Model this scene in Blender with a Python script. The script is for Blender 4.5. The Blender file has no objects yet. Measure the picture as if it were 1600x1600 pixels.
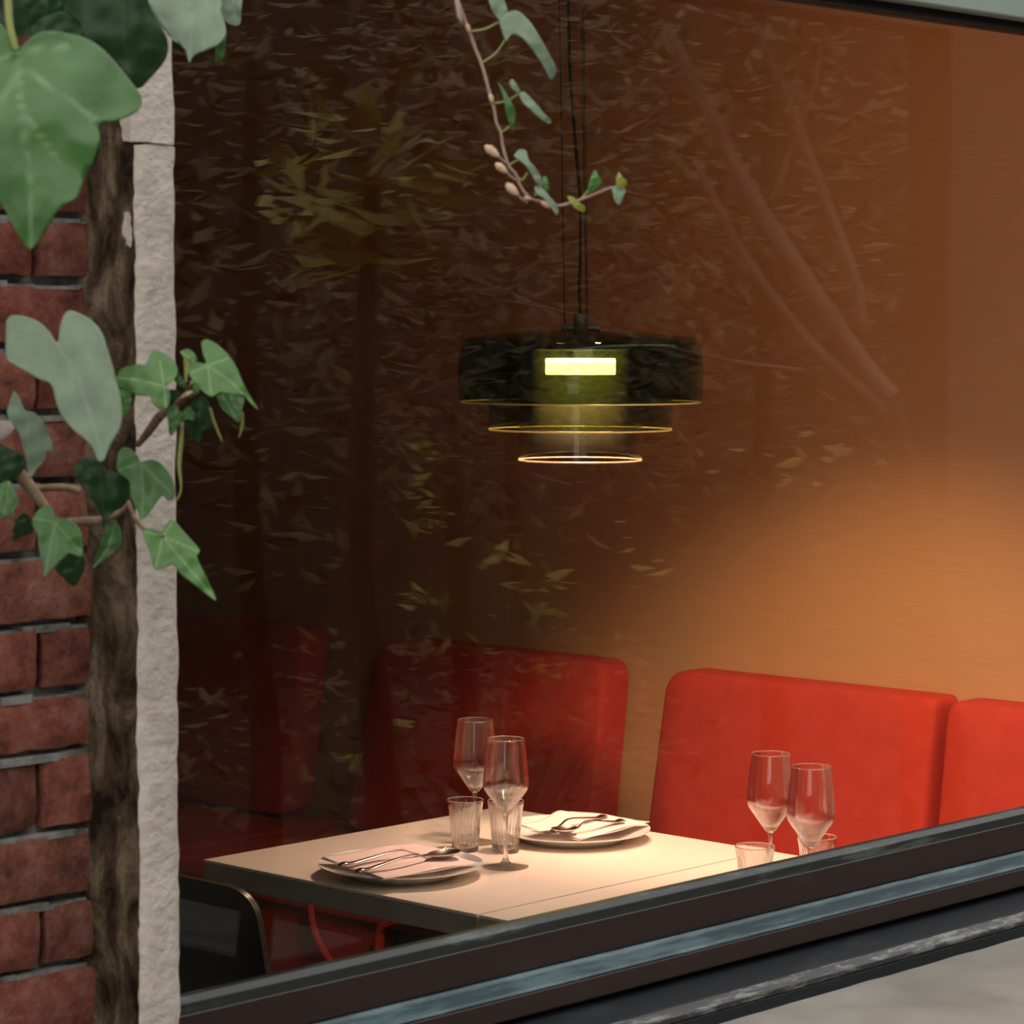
import bpy, bmesh, math, random
from mathutils import Vector, Matrix, noise

random.seed(7)
SC = bpy.context.scene
COL = SC.collection
R = math.radians

# ------------------------------------------------------------------ camera
F = 4341.7; YAW = R(43.208); PIT = R(3.713); ROLL = R(0.117)
EYE = Vector((0, 0, 1.65))
FW = Vector((math.cos(YAW)*math.cos(PIT), math.sin(YAW)*math.cos(PIT), -math.sin(PIT)))
RT = Vector((math.sin(YAW), -math.cos(YAW), 0)); UP = RT.cross(FW)
CX = RT*math.cos(ROLL) + UP*math.sin(ROLL); CY = UP*math.cos(ROLL) - RT*math.sin(ROLL)
cd = bpy.data.cameras.new('camera'); cam = bpy.data.objects.new('camera', cd); COL.objects.link(cam)
m = Matrix((CX, CY, -FW)).transposed().to_4x4(); m.translation = EYE; cam.matrix_world = m
cd.sensor_width = 36; cd.lens = F/1600*36; cd.clip_start = .05
cd.dof.use_dof = True; cd.dof.focus_distance = 4.75; cd.dof.aperture_fstop = 18
SC.camera = cam
SC.cycles.transparent_max_bounces = 40; SC.cycles.max_bounces = 14; SC.cycles.transmission_bounces = 14
SC.view_settings.view_transform = 'Standard'; SC.view_settings.look = 'None'
SC.view_settings.gamma = 1; SC.view_settings.exposure = 0; SC.view_settings.use_curve_mapping = False

WY = 2.25                                     # plane of the window glass
def ray(x, y): return FW + CX*((x-800)/F) + CY*((800-y)/F)
def atz(x, y, z): d = ray(x, y); return EYE + d*((z-EYE.z)/d.z)
def atx(x, y, X): d = ray(x, y); return EYE + d*(X/d.x)
def aty(x, y, Y): d = ray(x, y); return EYE + d*(Y/d.y)
def atd(x, y, D): return EYE + ray(x, y)*D
def refl(x, y, D): p = atd(x, y, D); return Vector((p.x, 2*WY-p.y, p.z))

# ------------------------------------------------------------------ objects
def tag(o, label=None, cat=None, group=None, kind=None):
    if label: o['label'] = label
    if cat: o['category'] = cat
    if group: o['group'] = group
    if kind: o['kind'] = kind
    return o
def thing(name, loc, label=None, cat=None, group=None, kind=None, rz=0):
    o = bpy.data.objects.new(name, None); COL.objects.link(o)
    o.empty_display_size = .05; o.location = loc; o.rotation_euler = (0, 0, rz)
    return tag(o, label, cat, group, kind)
def obj(name, bm, mat, parent=None, sharp=35, local=True, smooth=True):
    """links the bmesh as one object; bm in world coordinates unless local"""
    if parent is not None and not local:
        off = parent.location
        if parent.parent is not None: off = off + parent.parent.location
        bmesh.ops.translate(bm, verts=bm.verts, vec=-Vector(off))
    bmesh.ops.recalc_face_normals(bm, faces=bm.faces)
    me = bpy.data.meshes.new(name); bm.to_mesh(me); bm.free()
    if smooth:
        me.polygons.foreach_set('use_smooth', [True]*len(me.polygons))
        if sharp: me.set_sharp_from_angle(angle=R(sharp))
    for mm in (mat if isinstance(mat, list) else [mat]): me.materials.append(mm)
    o = bpy.data.objects.new(name, me); COL.objects.link(o)
    if parent is not None: o.parent = parent
    return o
def dup(root, loc, rz=0, label=None):
    r = root.copy(); COL.objects.link(r); r.location = loc; r.rotation_euler = (0, 0, rz)
    if label: r['label'] = label
    for ch in list(root.children):
        c = ch.copy(); COL.objects.link(c); c.parent = r
        for g in list(ch.children):
            d = g.copy(); COL.objects.link(d); d.parent = c
    return r
def bevel_mod(o, w, seg=3):
    b = o.modifiers.new('bevel', 'BEVEL'); b.width = w; b.segments = seg; b.limit_method = 'ANGLE'; return o

# ------------------------------------------------------------------ shapes
def box(bm, a, b):
    vs = [bm.verts.new((x, y, z)) for x in (a[0], b[0]) for y in (a[1], b[1]) for z in (a[2], b[2])]
    for f in ((0,1,3,2),(4,6,7,5),(0,4,5,1),(2,3,7,6),(0,2,6,4),(1,5,7,3)): bm.faces.new([vs[i] for i in f])
    return vs
def boxm(a, b):
    bm = bmesh.new(); box(bm, a, b); return bm
def lathe(prof, seg=48, flute=None, closed=False):
    """prof: list of (r,z). flute(r,z,ang)->r"""
    bm = bmesh.new(); rings = []
    for r, z in prof:
        if r < 1e-6: rings.append([bm.verts.new((0, 0, z))]); continue
        rg = []
        for i in range(seg):
            t = 2*math.pi*i/seg; rr = flute(r, z, t) if flute else r
            rg.append(bm.verts.new((rr*math.cos(t), rr*math.sin(t), z)))
        rings.append(rg)
    pairs = list(zip(rings, rings[1:]))
    if closed: pairs.append((rings[-1], rings[0]))
    for a, b in pairs:
        for i in range(seg):
            j = (i+1) % seg
            if len(a) == 1 and len(b) == 1: continue
            if len(a) == 1: bm.faces.new((a[0], b[j], b[i]))
            elif len(b) == 1: bm.faces.new((a[i], a[j], b[0]))
            else: bm.faces.new((a[i], a[j], b[j], b[i]))
    return bm
def spline(pts, n=6):
    """Catmull-Rom through pts"""
    pts = [Vector(p) for p in pts]
    if len(pts) < 3: return pts
    P = [pts[0]*2-pts[1]] + pts + [pts[-1]*2-pts[-2]]; out = []
    for i in range(1, len(P)-2):
        p0, p1, p2, p3 = P[i-1:i+3]
        for k in range(n):
            t = k/n
            out.append(.5*((2*p1)+(p2-p0)*t+(2*p0-5*p1+4*p2-p3)*t*t+(3*p1-p0-3*p2+p3)*t**3))
    out.append(pts[-1]); return out
def tube(bm, pts, r, seg=8, upv=None, flat=1.0, cap=True):
    """r: number or list of radii; flat squashes the section along the up vector"""
    n = len(pts); rs = r if isinstance(r, (list, tuple)) else [r]*n
    if len(rs) != n:
        rs = [rs[min(len(rs)-2, int(i*(len(rs)-1)/(n-1)))] + (rs[min(len(rs)-1, int(i*(len(rs)-1)/(n-1))+1)] - rs[min(len(rs)-2, int(i*(len(rs)-1)/(n-1)))])*((i*(len(rs)-1)/(n-1)) - min(len(rs)-2, int(i*(len(rs)-1)/(n-1)))) for i in range(n)]
    rings = []; u = None
    for i, p in enumerate(pts):
        t = (Vector(pts[min(i+1, n-1)]) - Vector(pts[max(i-1, 0)])).normalized()
        if upv is not None: u = (Vector(upv) - t*t.dot(Vector(upv))).normalized()
        elif u is None:
            a = Vector((0, 0, 1)) if abs(t.z) < .9 else Vector((1, 0, 0)); u = (a - t*t.dot(a)).normalized()
        else: u = (u - t*t.dot(u)).normalized()
        w = t.cross(u)
        rings.append([bm.verts.new(Vector(p) + (u*math.sin(2*math.pi*k/seg)*flat + w*math.cos(2*math.pi*k/seg))*rs[i]) for k in range(seg)])
    for a, b in zip(rings, rings[1:]):
        for k in range(seg): bm.faces.new((a[k], a[(k+1) % seg], b[(k+1) % seg], b[k]))
    if cap:
        bm.faces.new(rings[0][::-1]); bm.faces.new(rings[-1])
    return bm
def tubem(pts, r, **k):
    bm = bmesh.new(); tube(bm, pts, r, **k); return bm
def extrude_profile(pts, vec):
    """pts: closed polygon of 3D points, extruded by vec"""
    bm = bmesh.new(); a = [bm.verts.new(p) for p in pts]; b = [bm.verts.new(Vector(p)+Vector(vec)) for p in pts]
    n = len(pts)
    for i in range(n): bm.faces.new((a[i], a[(i+1) % n], b[(i+1) % n], b[i]))
    bm.faces.new(a[::-1]); bm.faces.new(b); return bm
def rounded(pts, r, seg=6):
    """rounds the corners of a 2D polygon; r number or per-corner list"""
    out = []; n = len(pts)
    for i in range(n):
        p = Vector(pts[i]); a = Vector(pts[i-1]); b = Vector(pts[(i+1) % n]); rr = r[i] if isinstance(r, (list, tuple)) else r
        if rr < 1e-5: out.append(p); continue
        da = (a-p).normalized(); db = (b-p).normalized()
        p0 = p+da*rr; p2 = p+db*rr
        for k in range(seg+1):
            t = k/seg; out.append(p0*(1-t)**2 + p*2*t*(1-t) + p2*t*t)
    return out

# ------------------------------------------------------------------ materials
def mat(name):
    mt = bpy.data.materials.new(name); mt.use_nodes = True; nt = mt.node_tree; nt.nodes.clear()
    out = nt.nodes.new('ShaderNodeOutputMaterial'); return mt, nt, out
def N(nt, t, **k):
    n = nt.nodes.new('ShaderNode'+t)
    for a, v in k.items():
        if a in n.inputs: n.inputs[a].default_value = v
        else: setattr(n, a, v)
    return n
def ramp(nt, fac, stops):
    r = nt.nodes.new('ShaderNodeValToRGB'); e = r.color_ramp.elements
    while len(e) < len(stops): e.new(.5)
    for i, (p, c) in enumerate(stops): e[i].position = p; e[i].color = (*c, 1)
    nt.links.new(fac, r.inputs[0]); return r.outputs[0]
def noise_tex(nt, scale, detail=4, rough=.55, vec=None, stretch=None, dist=0):
    tc = nt.nodes.new('ShaderNodeTexCoord'); v = tc.outputs['Object'] if vec is None else vec
    if stretch:
        mp = nt.nodes.new('ShaderNodeMapping'); mp.inputs['Scale'].default_value = stretch; nt.links.new(v, mp.inputs[0]); v = mp.outputs[0]
    n = N(nt, 'TexNoise', Scale=scale, Detail=detail, Roughness=rough, Distortion=dist); nt.links.new(v, n.inputs['Vector']); return n.outputs[0]
def surf(name, c1, c2=None, scale=8, rough=.6, bump=0, bscale=None, spec=.5, metal=0, sheen=0, stretch=None, coat=0, detail=4, lo=.35, hi=.65, bdist=.002):
    """principled surface, colour varied between c1 and c2 by noise"""
    mt, nt, out = mat(name); p = N(nt, 'BsdfPrincipled', Roughness=rough, Metallic=metal)
    p.inputs['Specular IOR Level'].default_value = spec; p.inputs['Sheen Weight'].default_value = sheen
    p.inputs['Coat Weight'].default_value = coat
    if c2 is None: p.inputs['Base Color'].default_value = (*c1, 1)
    else:
        f = noise_tex(nt, scale, detail, stretch=stretch); nt.links.new(ramp(nt, f, [(lo, c1), (hi, c2)]), p.inputs['Base Color'])
    if bump:
        b = N(nt, 'Bump', Strength=bump, Distance=bdist); nt.links.new(noise_tex(nt, bscale or scale*4, 5, stretch=stretch), b.inputs['Height']); nt.links.new(b.outputs[0], p.inputs['Normal'])
    nt.links.new(p.outputs[0], out.inputs[0]); return mt
def schlick(nt, f0, power=5, k=1.0):
    """viewing-angle reflectance that is the same from both sides of the surface"""
    lw = N(nt, 'LayerWeight', Blend=.5)
    pw = N(nt, 'Math', operation='POWER'); nt.links.new(lw.outputs['Facing'], pw.inputs[0]); pw.inputs[1].default_value = power
    ma = N(nt, 'Math', operation='MULTIPLY_ADD'); nt.links.new(pw.outputs[0], ma.inputs[0]); ma.inputs[1].default_value = (1-f0)*k; ma.inputs[2].default_value = f0
    return ma.outputs[0]
def clear(name, tint=(1, 1, 1), f0=.04, rough=0, glass=0, power=5, k=1.0, gcol=(1, 1, 1)):
    """thin clear glass: see-through plus mirror reflection; glass>0 blends in true refraction"""
    mt, nt, out = mat(name)
    t = N(nt, 'BsdfTransparent', Color=(*tint, 1)); g = N(nt, 'BsdfGlossy', Roughness=rough, Color=(*gcol, 1))
    mx = N(nt, 'MixShader'); nt.links.new(schlick(nt, f0, power, k), mx.inputs[0]); nt.links.new(t.outputs[0], mx.inputs[1]); nt.links.new(g.outputs[0], mx.inputs[2])
    last = mx.outputs[0]
    if glass:
        gl = N(nt, 'BsdfGlass', Roughness=0, IOR=1.5, Color=(*tint, 1)); m2 = N(nt, 'MixShader'); m2.inputs[0].default_value = glass
        nt.links.new(last, m2.inputs[1]); nt.links.new(gl.outputs[0], m2.inputs[2]); last = m2.outputs[0]
    nt.links.new(last, out.inputs[0]); return mt
def emit(name, col, s):
    mt, nt, out = mat(name); e = N(nt, 'Emission', Color=(*col, 1), Strength=s); nt.links.new(e.outputs[0], out.inputs[0]); return mt

M = {}
# wall: orange stained veneer with fine horizontal grain
mt, nt, out = mat('orange_veneer'); p = N(nt, 'BsdfPrincipled', Roughness=.55); p.inputs['Specular IOR Level'].default_value = .25
f = noise_tex(nt, 5, 6, .6, stretch=(1, 1.2, 34)); nt.links.new(ramp(nt, f, [(.25, (.545, .285, .13)), (.75, (.595, .315, .15))]), p.inputs['Base Color'])
b = N(nt, 'Bump', Strength=.12, Distance=.001); nt.links.new(f, b.inputs['Height']); nt.links.new(b.outputs[0], p.inputs['Normal'])
nt.links.new(p.outputs[0], out.inputs[0]); M['wall'] = mt
M['plaster'] = surf('ochre_plaster', (.34, .17, .08), (.42, .21, .10), 3, .8)
M['floor'] = surf('dark_floor', (.05, .035, .028), (.09, .06, .045), 4, .45, stretch=(1, 8, 1))
M['ceil'] = surf('ceiling_paint', (.45, .30, .20), rough=.9)
M['red'] = surf('red_wool', (.54, .046, .026), (.60, .054, .030), 25, .85, bump=.15, bscale=420, spec=.2, bdist=.0006)
M['redbase'] = surf('red_lacquer', (.48, .035, .02), (.58, .045, .026), 20, .45, spec=.4)
M['black'] = surf('black_gasket_and_shade', (.008, .007, .007), rough=.8)
M['table'] = surf('cream_laminate', (.80, .655, .545), (.82, .675, .565), 30, .38, spec=.4)
M['edge'] = surf('grey_edging', (.29, .245, .20), (.35, .30, .245), 14, .35, spec=.5)
M['steel_leg'] = surf('black_steel', (.02, .02, .02), rough=.4, metal=.6)
M['ply'] = surf('black_plywood', (.010, .009, .008), (.016, .014, .012), 12, .35, spec=.5)
M['plyedge'] = surf('plywood_edge', (.05, .03, .018), (.08, .048, .028), 60, .35, spec=.6)
M['china'] = surf('white_china', (.82, .78, .71), rough=.16, spec=.5)
M['napkin'] = surf('pink_paper', (.87, .64, .57), (.90, .68, .61), 40, .9, bump=.2, bscale=120, spec=.1)
M['steel'] = surf('cutlery_steel', (.50, .45, .40), (.62, .57, .52), 30, .22, metal=1)
M['wine'] = clear('wine_glass', f0=.045, power=4, k=.55, glass=.5)
M['foot'] = clear('glass_foot', (.95, .94, .92), f0=.05, power=4, k=.6, glass=.12)
M['stem'] = clear('solid_glass', f0=.04, glass=.7)
M['tumbler'] = clear('fluted_glass', f0=.05, glass=.8, power=3.5, k=.8)
# lamp
M['green'] = clear('smoked_green_glass', (.42, .49, .27), f0=.022, k=.5)
M['greenmid'] = clear('smoked_olive_glass', (.65, .67, .45), f0=.022, k=.5)
M['greenpale'] = clear('pale_smoked_glass', (.83, .81, .67), f0=.022, k=.6)
mt, nt, out = mat('glass_edge_glow'); a = N(nt, 'BsdfTranslucent', Color=(.9, .74, .66, 1)); c = N(nt, 'BsdfGlossy', Roughness=.25, Color=(1, .88, .78, 1)); c2 = N(nt, 'BsdfDiffuse', Color=(.85, .70, .62, 1))
x = N(nt, 'MixShader'); x.inputs[0].default_value = .5; nt.links.new(a.outputs[0], x.inputs[1]); nt.links.new(c2.outputs[0], x.inputs[2])
y = N(nt, 'MixShader'); y.inputs[0].default_value = .3; nt.links.new(x.outputs[0], y.inputs[1]); nt.links.new(c.outputs[0], y.inputs[2]); nt.links.new(y.outputs[0], out.inputs[0]); M['rim'] = mt  # pale translucent colour stands in for light glowing along the glass edge
mt, nt, out = mat('led_glow_veil'); a = N(nt, 'BsdfTranslucent', Color=(.95, .9, .6, 1)); t = N(nt, 'BsdfTransparent')
tc = N(nt, 'TexCoord'); sx = N(nt, 'SeparateXYZ'); nt.links.new(tc.outputs['Generated'], sx.inputs[0])
mr = N(nt, 'MapRange'); nt.links.new(sx.outputs['Z'], mr.inputs['Value']); mr.inputs['From Min'].default_value = 0; mr.inputs['From Max'].default_value = .9; mr.inputs['To Min'].default_value = .001; mr.inputs['To Max'].default_value = .03
lw = N(nt, 'LayerWeight', Blend=.5); iv_ = N(nt, 'Math', operation='SUBTRACT'); iv_.inputs[0].default_value = 1; nt.links.new(lw.outputs['Facing'], iv_.inputs[1]); pw_ = N(nt, 'Math', operation='POWER'); nt.links.new(iv_.outputs[0], pw_.inputs[0]); pw_.inputs[1].default_value = 2.2
mu = N(nt, 'Math', operation='MULTIPLY'); nt.links.new(mr.outputs[0], mu.inputs[0]); nt.links.new(pw_.outputs[0], mu.inputs[1])
x = N(nt, 'MixShader'); nt.links.new(mu.outputs[0], x.inputs[0]); nt.links.new(t.outputs[0], x.inputs[1]); nt.links.new(a.outputs[0], x.inputs[2]); nt.links.new(x.outputs[0], out.inputs[0]); M['glow'] = mt  # lamp glow put into a veil that fades downward and sideways
M['led'] = emit('led_light', (1, .73, .62), 165)
M['lampblack'] = surf('black_metal', (.008, .008, .007), rough=.6, spec=.15)
M['cable'] = surf('black_cable', (.004, .004, .004), rough=.8, spec=.1)
# exterior
M['pane'] = clear('window_pane', (.96, .97, .95), f0=.048, k=1.0)
def paint(name, face, worn, amt=.5, sc=20, rough=.42, spec=.5):
    mt, nt, out = mat(name); p = N(nt, 'BsdfPrincipled', Roughness=rough); p.inputs['Specular IOR Level'].default_value = spec
    f = noise_tex(nt, sc, 8, .7, stretch=(.25, 1, 1.6)); nt.links.new(ramp(nt, f, [(amt, face), (min(.99, amt+.1), worn)]), p.inputs['Base Color'])
    b = N(nt, 'Bump', Strength=.3, Distance=.001); nt.links.new(noise_tex(nt, 60, 6, .6, stretch=(.2, 1, 1)), b.inputs['Height']); nt.links.new(b.outputs[0], p.inputs['Normal'])
    nt.links.new(p.outputs[0], out.inputs[0]); return mt
M['frame'] = paint('dark_brown_paint', (.026, .013, .0115), (.042, .025, .022), .60)
M['frameedge'] = paint('worn_blue_paint', (.035, .060, .070), (.085, .14, .155), .48)
M['bead'] = paint('worn_bead_paint', (.020, .023, .022), (.085, .10, .098), .54)
M['lower'] = paint('slate_paint', (.011, .014, .0165), (.022, .026, .029), .55, rough=.6, spec=.25)
M['nose'] = paint('weathered_nose', (.028, .026, .025), (.19, .20, .185), .50, 60)
M['ledge'] = surf('stone_ledge', (.235, .212, .185), (.31, .285, .25), 7, .9, bump=.4, bscale=50)
M['upper'] = surf('pale_green_paint', (.22, .265, .24), (.25, .30, .27), 4, .6)
mt, nt, out = mat('old_brick'); p = N(nt, 'BsdfPrincipled', Roughness=.85); p.inputs['Specular IOR Level'].default_value = .2
at = N(nt, 'Attribute', attribute_name='tint'); f = noise_tex(nt, 34, 8, .7)
col = ramp(nt, f, [(.3, (.085, .032, .026)), (.5, (.285, .085, .055)), (.7, (.38, .17, .125))])
mul = N(nt, 'MixRGB', blend_type='MULTIPLY'); mul.inputs[0].default_value = 1; nt.links.new(col, mul.inputs[1]); nt.links.new(at.outputs['Color'], mul.inputs[2])
sp = ramp(nt, noise_tex(nt, 170, 3, .8), [(.30, (.15, .12, .1)), (.36, (1, 1, 1))]); m2 = N(nt, 'MixRGB', blend_type='MULTIPLY'); m2.inputs[0].default_value = .8
nt.links.new(mul.outputs[0], m2.inputs[1]); nt.links.new(sp, m2.inputs[2]); nt.links.new(m2.outputs[0], p.inputs['Base Color'])
b = N(nt, 'Bump', Strength=.8, Distance=.007); nt.links.new(noise_tex(nt, 70, 8, .7), b.inputs['Height']); nt.links.new(b.outputs[0], p.inputs['Normal'])
nt.links.new(p.outputs[0], out.inputs[0]); M['brick'] = mt
M['mortar'] = surf('grey_mortar', (.09, .085, .075), (.27, .26, .24), 40, .95, bump=.8, bscale=90)
M['stone'] = surf('pale_limestone', (.50, .43, .365), (.60, .53, .465), 11, .9, bump=.8, bscale=85, spec=.2, bdist=.005)
mt, nt, out = mat('brown_render'); p = N(nt, 'BsdfPrincipled', Roughness=.95); p.inputs['Specular IOR Level'].default_value = .1
f = noise_tex(nt, 22, 8, .65, stretch=(1, 1, .55), dist=.6); nt.links.new(ramp(nt, f, [(.38, (.022, .013, .008)), (.50, (.105, .070, .042)), (.62, (.27, .205, .13))]), p.inputs['Base Color'])
b = N(nt, 'Bump', Strength=1, Distance=.015); nt.links.new(noise_tex(nt, 50, 8, .7), b.inputs['Height']); nt.links.new(b.outputs[0], p.inputs['Normal'])
nt.links.new(p.outputs[0], out.inputs[0]); M['render'] = mt
M['wood'] = surf('ivy_wood', (.16, .10, .06), (.30, .21, .13), 60, .9, bump=.5, bscale=150)
M['petiole'] = surf('green_petiole', (.20, .24, .05), (.30, .30, .10), 30, .6)
M['tendril'] = surf('pinkish_stem', (.26, .15, .11), (.36, .24, .19), 40, .7)
M['bud'] = surf('tan_bud', (.50, .30, .17), (.66, .46, .32), 60, .8)
def leafmat(name, base, vein, gloss=.35, tr=.25, spec=.5, edge=None):
    mt, nt, out = mat(name); p = N(nt, 'BsdfPrincipled', Roughness=gloss); p.inputs['Specular IOR Level'].default_value = spec
    d = [c*.72 for c in base]
    col = ramp(nt, noise_tex(nt, 38, 5, .6), [(.3, d), (.7, base)])
    at = N(nt, 'Attribute', attribute_name='vein'); mx = N(nt, 'MixRGB'); nt.links.new(at.outputs['Fac'], mx.inputs[0]); nt.links.new(col, mx.inputs[1]); mx.inputs[2].default_value = (*vein, 1)
    nt.links.new(mx.outputs[0], p.inputs['Base Color'])
    b = N(nt, 'Bump', Strength=.25, Distance=.002); nt.links.new(noise_tex(nt, 90, 4), b.inputs['Height']); nt.links.new(b.outputs[0], p.inputs['Normal'])
    t = N(nt, 'BsdfTranslucent'); nt.links.new(mx.outputs[0], t.inputs['Color'])
    s = N(nt, 'MixShader'); s.inputs[0].default_value = tr; nt.links.new(p.outputs[0], s.inputs[1]); nt.links.new(t.outputs[0], s.inputs[2]); nt.links.new(s.outputs[0], out.inputs[0]); return mt
M['leaf'] = leafmat('ivy_leaf', (.075, .19, .045), (.20, .33, .14))
M['leafbright'] = leafmat('young_ivy_leaf', (.10, .25, .055), (.32, .46, .20))
M['leafdark'] = leafmat('old_ivy_leaf', (.030, .075, .026), (.06, .12, .045), spec=.3)
M['leafpale'] = leafmat('sky_sheen_ivy_leaf', (.24, .33, .21), (.28, .36, .25), gloss=.5)  # pale tone is sky sheen put into the leaf colour
M['leafpink'] = leafmat('pale_leaf_underside', (.38, .33, .30), (.40, .36, .33), gloss=.6)
M['leafyellow'] = leafmat('yellow_leaf', (.32, .33, .05), (.40, .40, .12))
M['bark'] = surf('tree_bark', (.22, .15, .12), (.34, .25, .20), 14, .9)
M['darkbark'] = surf('dark_tree_bark', (.035, .026, .018), (.06, .045, .03), 14, .9)
M['crown'] = surf('garden_leaf', (.075, .058, .018), (.29, .205, .085), 3, .5)
M['crowny'] = surf('yellow_garden_leaf', (.36, .31, .06), (.52, .45, .12), 3, .5)
M['street'] = surf('grey_paving', (.12, .115, .105), (.25, .235, .215), 5, .9, stretch=(1, .4, 1))
M['skyblock'] = surf('sky_block_dark', (.022, .018, .014), (.04, .032, .025), 2, .9)
M['soil'] = surf('dark_soil', (.018, .014, .010), (.04, .03, .02), 5, .95)
M['post'] = surf('dark_timber', (.035, .022, .016), (.05, .032, .024), 6, .8)

# ------------------------------------------------------------------ room shell
XW = 4.62
def S(name, bm, m_, **k): return tag(obj(name, bm, m_, smooth=False), kind='structure')
S('floor', boxm((-1.5, 2.3, -.12), (XW+.1, 7.4, 0)), M['floor'])
S('ceiling', boxm((-1.5, 2.3, 2.75), (XW+.1, 7.4, 2.9)), M['ceil'])
S('wall_right', boxm((XW, 2.25, 0), (XW+.12, 7.4, 2.75)), M['wall'])
S('wall_back', boxm((-1.5, 7.3, 0), (XW, 7.42, 2.75)), M['plaster'])
S('wall_left', boxm((-1.62, 2.3, 0), (-1.5, 7.4, 2.75)), M['plaster'])

# brick pier left of the window, courses measured from the photograph
PY = 2.167; JX = 1.710
def zc(y): return aty(0, y, PY).z
joints = [zc(y) for y in (-310, -205, -100, 5, 118, 228, 336, 438, 544, 648, 757, 872, 983, 1092, 1189, 1313, 1425, 1530, 1640, 1750, 1860, 1970)]
joints = [joints[0]+.066*k for k in range(12, 0, -1)]+joints
while joints[-1] > .08: joints.append(joints[-1]-.066)
bm = bmesh.new(); tl = bm.verts.layers.float_color.new('tint')
def brick(bm, x0, x1, z0, z1):
    t = random.uniform(.65, 1.15); g = random.uniform(.85, 1.05); j = random.uniform(-.003, .003)
    nx = max(2, int((x1-x0)/.018)); nz = 4; D = .05
    fr = {}
    for i in range(nx+1):
        for k in range(nz+1):
            x = x0+(x1-x0)*i/nx; z = z0+(z1-z0)*k/nz; e = 0
            ed = (i in (0, nx)) + (k in (0, nz))
            q = Vector((x*31, z*31, t*9)); nn = noise.noise(q)
            y = PY+j+nn*.0022+(.003*ed)
            if k in (0, nz): z += noise.noise(q*1.7+Vector((5, 1, 2)))*.0028
            if i in (0, nx): x += noise.noise(q*1.7+Vector((1, 7, 2)))*.0028
            fr[i, k] = bm.verts.new((x, y, z))
    for i in range(nx):
        for k in range(nz): bm.faces.new((fr[i, k], fr[i+1, k], fr[i+1, k+1], fr[i, k+1]))
    ring = [fr[i, 0] for i in range(nx+1)] + [fr[nx, k] for k in range(1, nz+1)] + [fr[i, nz] for i in range(nx-1, -1, -1)] + [fr[0, k] for k in range(nz-1, 0, -1)]
    back = [bm.verts.new((v.co.x, PY+D, v.co.z)) for v in ring]; n = len(ring)
    for i in range(n): bm.faces.new((ring[i], back[i], back[(i+1) % n], ring[(i+1) % n]))
    bm.faces.new(back)
    for v in list(fr.values())+back: v[tl] = (t*g, t, t, 1)
for c in range(len(joints)-1):
    z1 = joints[c]-.0055; z0 = joints[c+1]+.0055
    xs = [1.75, 1.6405, 1.512, 1.265, 1.14, .89, .765] if c % 2 == 0 else [1.75, 1.565, 1.318, 1.19, .945, .82]
    while xs[-1] > -.9: xs += [xs[-1]-.247, xs[-1]-.372]
    for a, b_ in zip(xs, xs[1:]): brick(bm, b_+.0045, a-.0045, z0, z1)
wall = tag(obj('wall_front', bm, M['brick'], sharp=50), kind='structure')
bm = bmesh.new(); n1 = 60
g = {}
for i in range(61):
    for k in range(301):
        x = .7+1.06*i/60; z = .55+1.9*k/300
        g[i, k] = bm.verts.new((x, PY+.019+noise.noise(Vector((x*40, z*40, 3)))*.004, z))
for i in range(60):
    for k in range(300): bm.faces.new((g[i, k], g[i+1, k], g[i+1, k+1], g[i, k+1]))
box(bm, (.7, PY+.025, .55), (1.76, 2.40, 2.45)); box(bm, (-1.6, PY+.02, 0), (.7, 2.4, 3)); box(bm, (.7, PY+.02, 0), (1.76, 2.4, .55)); box(bm, (.7, PY+.02, 2.45), (1.76, 2.4, 3))
rnd = random.Random(4)
for c in range(len(joints)):
    x = -.9
    while x < 1.705:
        L_ = rnd.uniform(.02, .07); zt_ = joints[c]-.0058; hh = rnd.uniform(.0015, .0062)
        box(bm, (x, PY+rnd.uniform(.001, .006), zt_-.002), (min(x+L_, 1.705), PY+.03, zt_+hh)); x += L_
o = obj('mortar_bed', bm, M['mortar'], wall, smooth=False)

# stone jamb: two pale blocks and the brown render on their flank
jamb = thing('trim_1', (JX, 2.1, 0), kind='structure')
def stone_block(x0, x1, y0, y1, z0, z1, seed):
    bm = bmesh.new(); box(bm, (x0, y0, z0), (x1, y1, z1))
    nz = int((z1-z0)/.012)
    bmesh.ops.bisect_plane
    for k in range(1, nz):
        z = z0+(z1-z0)*k/nz
        bmesh.ops.bisect_plane(bm, geom=bm.verts[:]+bm.edges[:]+bm.faces[:], plane_co=(0, 0, z), plane_no=(0, 0, 1))
    for k in range(1, 6):
        x = x0+(x1-x0)*k/6
        bmesh.ops.bisect_plane(bm, geom=bm.verts[:]+bm.edges[:]+bm.faces[:], plane_co=(x, 0, 0), plane_no=(1, 0, 0))
    for k in (.01, .03, .06):
        bmesh.ops.bisect_plane(bm, geom=bm.verts[:]+bm.edges[:]+bm.faces[:], plane_co=(0, y0+k, 0), plane_no=(0, 1, 0))
    for v in bm.verts:
        q = v.co*26+Vector((seed, 0, 0)); a = noise.noise_vector(q)*.0026 + noise.noise_vector(q*3.1)*.0012
        if abs(v.co.x-x0) < 1e-4 and v.co.y < y0+.02: a.x += noise.noise(v.co*60)*.0035
        if v.co.y < y0+1e-4 and (abs(v.co.x-x0) < 1e-4 or abs(v.co.x-x1) < 1e-4): a.y += .004
        v.co += a
    return bm
zj = aty(235, 224, 2.1).z
obj('stone_block', stone_block(JX, 1.7585, 2.10, 2.235, -.2, zj-.0012, 3), M['stone'], jamb, local=False, sharp=60)
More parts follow.
